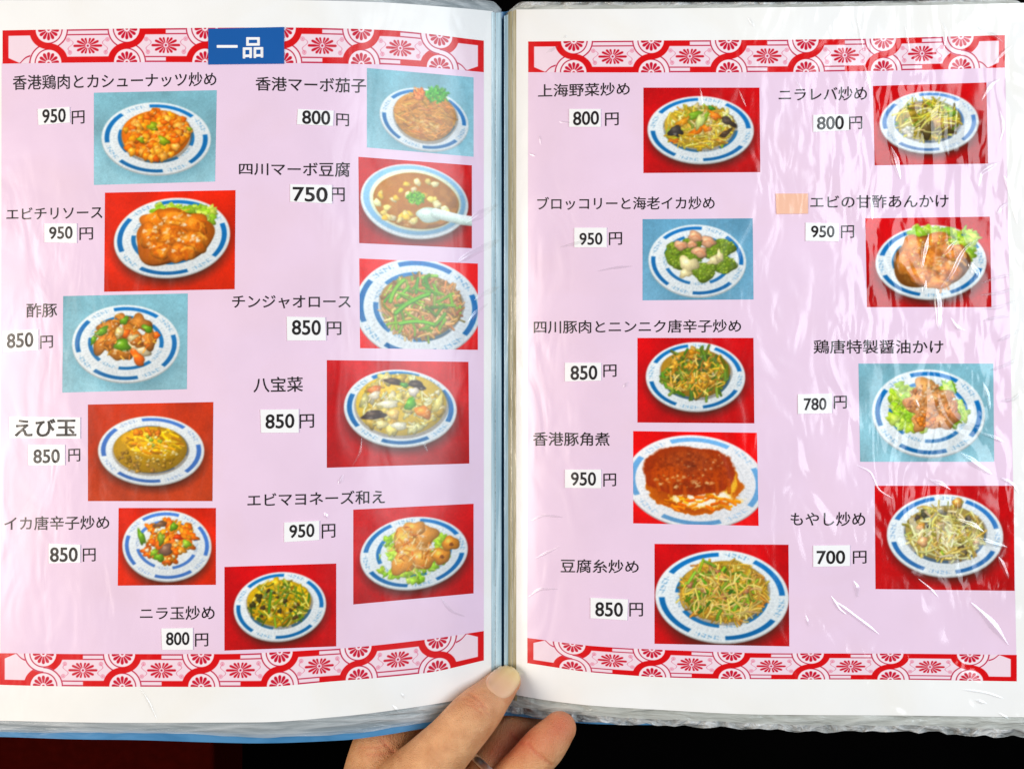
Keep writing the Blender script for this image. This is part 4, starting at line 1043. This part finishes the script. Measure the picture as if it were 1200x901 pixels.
THUMB = [(592.5, 798, -33.5, 18.0), (586, 805, -30, 20.5), (576, 816, -25, 23.5), (563, 830, -18, 28), (552, 842, -14.5, 30), (532, 865, -11, 31.5), (506, 893, -12, 36), (478, 925, -18, 43), (452, 965, -28, 52)]
PINKY = [(655.5, 853, -22, 20), (649, 861, -20.5, 22.5), (636, 876, -19, 25.5), (626, 887, -19, 25.5), (606, 912, -22, 28.5), (582, 945, -28, 31), (556, 985, -36, 36)]
RINGF = [(662, 800, -66, 24), (640, 828, -60, 27), (614, 856, -50, 29), (590, 886, -39, 29), (572, 918, -34, 30), (548, 965, -38, 38)]
MIDDLE = [(600, 742, -66, 22), (584, 790, -64, 25), (560, 846, -58, 28), (534, 905, -48, 32), (520, 965, -44, 42)]
INDEX = [(528, 742, -52, 23), (504, 790, -46, 26), (472, 838, -40, 30), (444, 884, -36, 35), (440, 915, -36, 40), (452, 970, -40, 50)]
PALM1 = [(452, 965, -34, 52), (470, 1010, -40, 62), (500, 1090, -48, 66), (520, 1200, -60, 62)]
PALM2 = [(548, 955, -42, 44), (545, 1010, -46, 56), (540, 1090, -52, 60), (535, 1200, -60, 60)]
WEB = [(440, 912, -34, 38), (470, 912, -30, 38), (500, 920, -30, 38), (535, 935, -36, 36)]
for ch in (THUMB, PINKY, RINGF, MIDDLE, INDEX, PALM1, PALM2, WEB): add_chain(ch)
hm = bpy.data.meshes.new('hand_blockout'); bm.to_mesh(hm); bm.free()
tmp = bpy.data.objects.new('hand_blockout', hm); col.objects.link(tmp)
md = tmp.modifiers.new('fuse', 'REMESH'); md.mode = 'VOXEL'; md.voxel_size = 0.00075; md.use_smooth_shade = True
sm = tmp.modifiers.new('soften', 'SMOOTH'); sm.factor = 0.5; sm.iterations = 7
dg = bpy.context.evaluated_depsgraph_get()
me = bpy.data.meshes.new_from_object(tmp.evaluated_get(dg))
bpy.data.objects.remove(tmp); bpy.data.meshes.remove(hm)
me.name = 'person'
hand = bpy.data.objects.new('person', me); col.objects.link(hand)
hand['label'] = 'bare left hand pinching the open menu at its spine from below'
hand['category'] = 'person'

nv_ = len(me.vertices)
co = np.zeros(nv_ * 3); me.vertices.foreach_get('co', co); co = co.reshape(-1, 3)
no = np.zeros(nv_ * 3); me.vertices.foreach_get('normal', no); no = no.reshape(-1, 3)
def to_px(c):
    s = K * (D - c[:, 2]) / D
    return c[:, 0] / s + CX, CY - c[:, 1] / s
hx, hy = to_px(co)
facing = np.clip(no[:, 2], 0, 1)
disp = np.zeros(nv_); redness = np.zeros(nv_)
def seg_dist(pts):
    best = np.full(nv_, 1e9)
    for (ax, ay), (bx, by) in zip(pts[:-1], pts[1:]):
        ex, ey = bx - ax, by - ay
        t = np.clip(((hx - ax) * ex + (hy - ay) * ey) / (ex*ex + ey*ey), 0, 1)
        best = np.minimum(best, np.hypot(hx - ax - t*ex, hy - ay - t*ey))
    return best
creases = [  # knuckle folds of the thumb, the nail fold, the joint line of the little finger, folds of the thumb web
 ([(541, 813), (549, 812), (557, 816)], 1.5, .34), ([(556, 817), (563, 822), (570, 829)], 1.5, .34), ([(536, 819), (545, 818), (553, 821), (561, 827)], 1.4, .30), ([(545, 824), (556, 828), (565, 836)], 1.3, .22), ([(548, 808), (556, 808)], 1.2, .18),
 ([(563, 826), (570, 834), (574, 838)], 1.3, .2), ([(618, 870), (626, 880), (636, 888), (646, 896)], 2.0, .45), ([(446, 866), (458, 878), (470, 888)], 2, .25), ([(430, 884), (446, 884), (462, 880)], 1.5, .2), ([(420, 875), (440, 876), (452, 873)], 1.5, .15),
 ([(598, 858), (606, 866), (614, 872)], 2, .35), ([(596, 884), (610, 870), (622, 858)], 2.0, .3)]
for pts, w, dep in creases:
    g = np.exp(-(seg_dist(pts) / w) ** 2) * facing
    disp -= g * dep * .0016
    redness += g * .35
    disp += np.exp(-((seg_dist(pts) - 2.6 * w) / (1.3 * w)) ** 2) * dep * .00022 * facing
for (x, y, r, a) in ((660, 848, 22, .75), (640, 872, 20, .3), (606, 866, 26, .75), (592, 800, 14, .1), (600, 815, 14, .3), (560, 822, 16, .28), (580, 884, 16, .55), (445, 868, 26, .18)):
    redness += a * np.exp(-((hx - x)**2 + (hy - y)**2) / (r*r))
rnz = np.random.RandomState(3)
disp += (rnz.rand(nv_) - .5) * 0.00003
co2 = co + no * disp[:, None]
me.vertices.foreach_set('co', co2.ravel().astype(np.float32)); me.update()
at = me.color_attributes.new('Flush', 'FLOAT_COLOR', 'POINT')
fc = np.ones((nv_, 4), np.float32); fc[:, :3] = np.clip(redness, 0, 1)[:, None]; at.data.foreach_set('color', fc.ravel())
me.polygons.foreach_set('use_smooth', np.full(len(me.polygons), True))

def skin_mat():
    m, nt, p = new_mat('skin')
    N, L = nt.nodes, nt.links
    a = N.new('ShaderNodeVertexColor'); a.layer_name = 'Flush'
    geo = N.new('ShaderNodeNewGeometry')
    n = N.new('ShaderNodeTexNoise'); n.inputs['Scale'].default_value = 160; n.inputs['Detail'].default_value = 4; L.new(geo.outputs['Position'], n.inputs['Vector'])
    r = N.new('ShaderNodeValToRGB'); L.new(n.outputs['Fac'], r.inputs['Fac'])
    r.color_ramp.elements[0].position = .3; r.color_ramp.elements[0].color = (0.61, 0.275, 0.115, 1)
    r.color_ramp.elements[1].position = .7; r.color_ramp.elements[1].color = (0.76, 0.40, 0.19, 1)
    mx = N.new('ShaderNodeMix'); mx.data_type = 'RGBA'
    L.new(a.outputs['Color'], mx.inputs['Factor']); L.new(r.outputs[0], mx.inputs[6]); mx.inputs[7].default_value = (0.56, 0.12, 0.055, 1)
    L.new(mx.outputs[2], p.inputs['Base Color'])
    n2 = N.new('ShaderNodeTexVoronoi'); n2.inputs['Scale'].default_value = 1700; L.new(geo.outputs['Position'], n2.inputs['Vector'])
    mp = N.new('ShaderNodeMapping'); mp.inputs['Rotation'].default_value = (0, 0, .84); mp.inputs['Scale'].default_value = (1, .3, 1); L.new(geo.outputs['Position'], mp.inputs['Vector'])
    n3 = N.new('ShaderNodeTexNoise'); n3.inputs['Scale'].default_value = 900; n3.inputs['Detail'].default_value = 3; L.new(mp.outputs[0], n3.inputs['Vector'])
    ad = N.new('ShaderNodeMath'); L.new(n2.outputs['Distance'], ad.inputs[0]); L.new(n3.outputs['Fac'], ad.inputs[1])
    b = N.new('ShaderNodeBump'); b.inputs['Distance'].default_value = 0.00042; b.inputs['Strength'].default_value = .8
    L.new(ad.outputs[0], b.inputs['Height']); L.new(b.outputs[0], p.inputs['Normal'])
    p.inputs['Roughness'].default_value = .46
    p.inputs['Subsurface Weight'].default_value = .25
    p.inputs['Subsurface Radius'].default_value = (1.0, .35, .2)
    p.inputs['Subsurface Scale'].default_value = .0025
    return m
me.materials.clear(); me.materials.append(skin_mat())

# thumb nail, laid on the thumb's back
bvh = BVHTree.FromPolygons([Vector(v) for v in co2], [tuple(p.vertices) for p in me.polygons])
ax = np.array([.60, -.80]); ay = np.array([.80, .60])             # along the thumb, across it
nc = np.array([590.5, 796.5]); NL, NW = 20.5, 18.2
V, Fc = [], []
nu, nv = 26, 26
idx = -np.ones((nv + 1, nu + 1), int)
for j in range(nv + 1):
    for i in range(nu + 1):
        s, t = i / nu * 2 - 1, j / nv * 2 - 1
        q = (abs(s) ** 3.0 + abs(t) ** 3.0) ** (1 / 3.0)
        m = max(abs(s), abs(t))
        k = (m / q) if q > 1e-6 else 1.0                          # squares the circle: super-ellipse outline
        s2, t2 = s * k, t * k
        p = nc + ax * (s2 * NL) + ay * (t2 * NW * (1 - .06 * s2)) 
        d = to3d(p[0], p[1], 0.0) - np.array([0, 0, D]); d /= np.linalg.norm(d)
        hit = bvh.ray_cast(Vector((0, 0, D)), Vector(d))
        edge = max(abs(s), abs(t))
        if hit[0] is None: continue
        n_ = hit[1]
        idx[j, i] = len(V)
        V.append(hit[0] + n_ * (0.00040 - 0.00055 * max(0, edge - .86) / .14))
for j in range(nv):
    for i in range(nu):
        f = (idx[j, i], idx[j, i+1], idx[j+1, i+1], idx[j+1, i])
        if min(f) >= 0: Fc.append(f)
mn, nt, p = new_mat('fingernail_keratin')
Nn, Ln = nt.nodes, nt.links
geo = Nn.new('ShaderNodeNewGeometry')
dt = Nn.new('ShaderNodeVectorMath'); dt.operation = 'DOT_PRODUCT'; Ln.new(geo.outputs['Position'], dt.inputs[0]); dt.inputs[1].default_value = (.60, .80, 0)
c0 = to3d(*(nc - ax * NL), -.025) @ np.array([.6, .8, 0]); c1 = to3d(*(nc + ax * NL), -.03) @ np.array([.6, .8, 0])
mr = Nn.new('ShaderNodeMapRange'); Ln.new(dt.outputs['Value'], mr.inputs['Value']); mr.inputs['From Min'].default_value = c0; mr.inputs['From Max'].default_value = c1
cr = Nn.new('ShaderNodeValToRGB'); Ln.new(mr.outputs[0], cr.inputs['Fac'])
e = cr.color_ramp.elements
e[0].position = .0; e[0].color = (.80, .56, .42, 1); e[1].position = 1; e[1].color = (.66, .50, .22, 1)
e2 = e.new(.12); e2.color = (.74, .42, .25, 1); e3 = e.new(.55); e3.color = (.74, .46, .24, 1); e4 = e.new(.8); e4.color = (.74, .54, .24, 1)  # yellow towards the tip: light reflected off the sleeve, painted into the nail
Ln.new(cr.outputs[0], p.inputs['Base Color']); p.inputs['Roughness'].default_value = .28; p.inputs['Coat Weight'].default_value = .3
nail = mesh_obj('fingernail', np.array([tuple(v) for v in V]), Fc, mn, hand)

# silver ring round the ring finger, mostly hidden by the thumb
ms, nt, p = new_mat('silver'); p.inputs['Metallic'].default_value = 1; p.inputs['Base Color'].default_value = (.92, .92, .90, 1); p.inputs['Roughness'].default_value = .34
ctr = to3d(579, 908, -.034); axis = Vector(to3d(600, 886, -.0385) - to3d(566, 926, -.034)).normalized()
rbm = bmesh.new(); R0, r0 = pxr(31.0, -34), .0012
qm = axis.to_track_quat('Z', 'Y').to_matrix()
rows = []
for i in range(64):
    a = i / 64 * 2 * math.pi
    rows.append([rbm.verts.new(Vector(ctr) + qm @ Vector(((R0 + r0 * .7 * math.cos(b)) * math.cos(a), (R0 + r0 * .7 * math.cos(b)) * math.sin(a), r0 * 1.5 * math.sin(b)))) for b in np.linspace(0, 2 * math.pi, 12, endpoint=False)])
for i in range(64):
    A, B = rows[i], rows[(i + 1) % 64]
    for k in range(12): rbm.faces.new((A[k], B[k], B[(k+1) % 12], A[(k+1) % 12]))
rme = bpy.data.meshes.new('ring'); rbm.normal_update(); rbm.to_mesh(rme); rbm.free(); rme.materials.append(ms)
for pl in rme.polygons: pl.use_smooth = True
ring = bpy.data.objects.new('ring', rme); col.objects.link(ring); ring.parent = hand
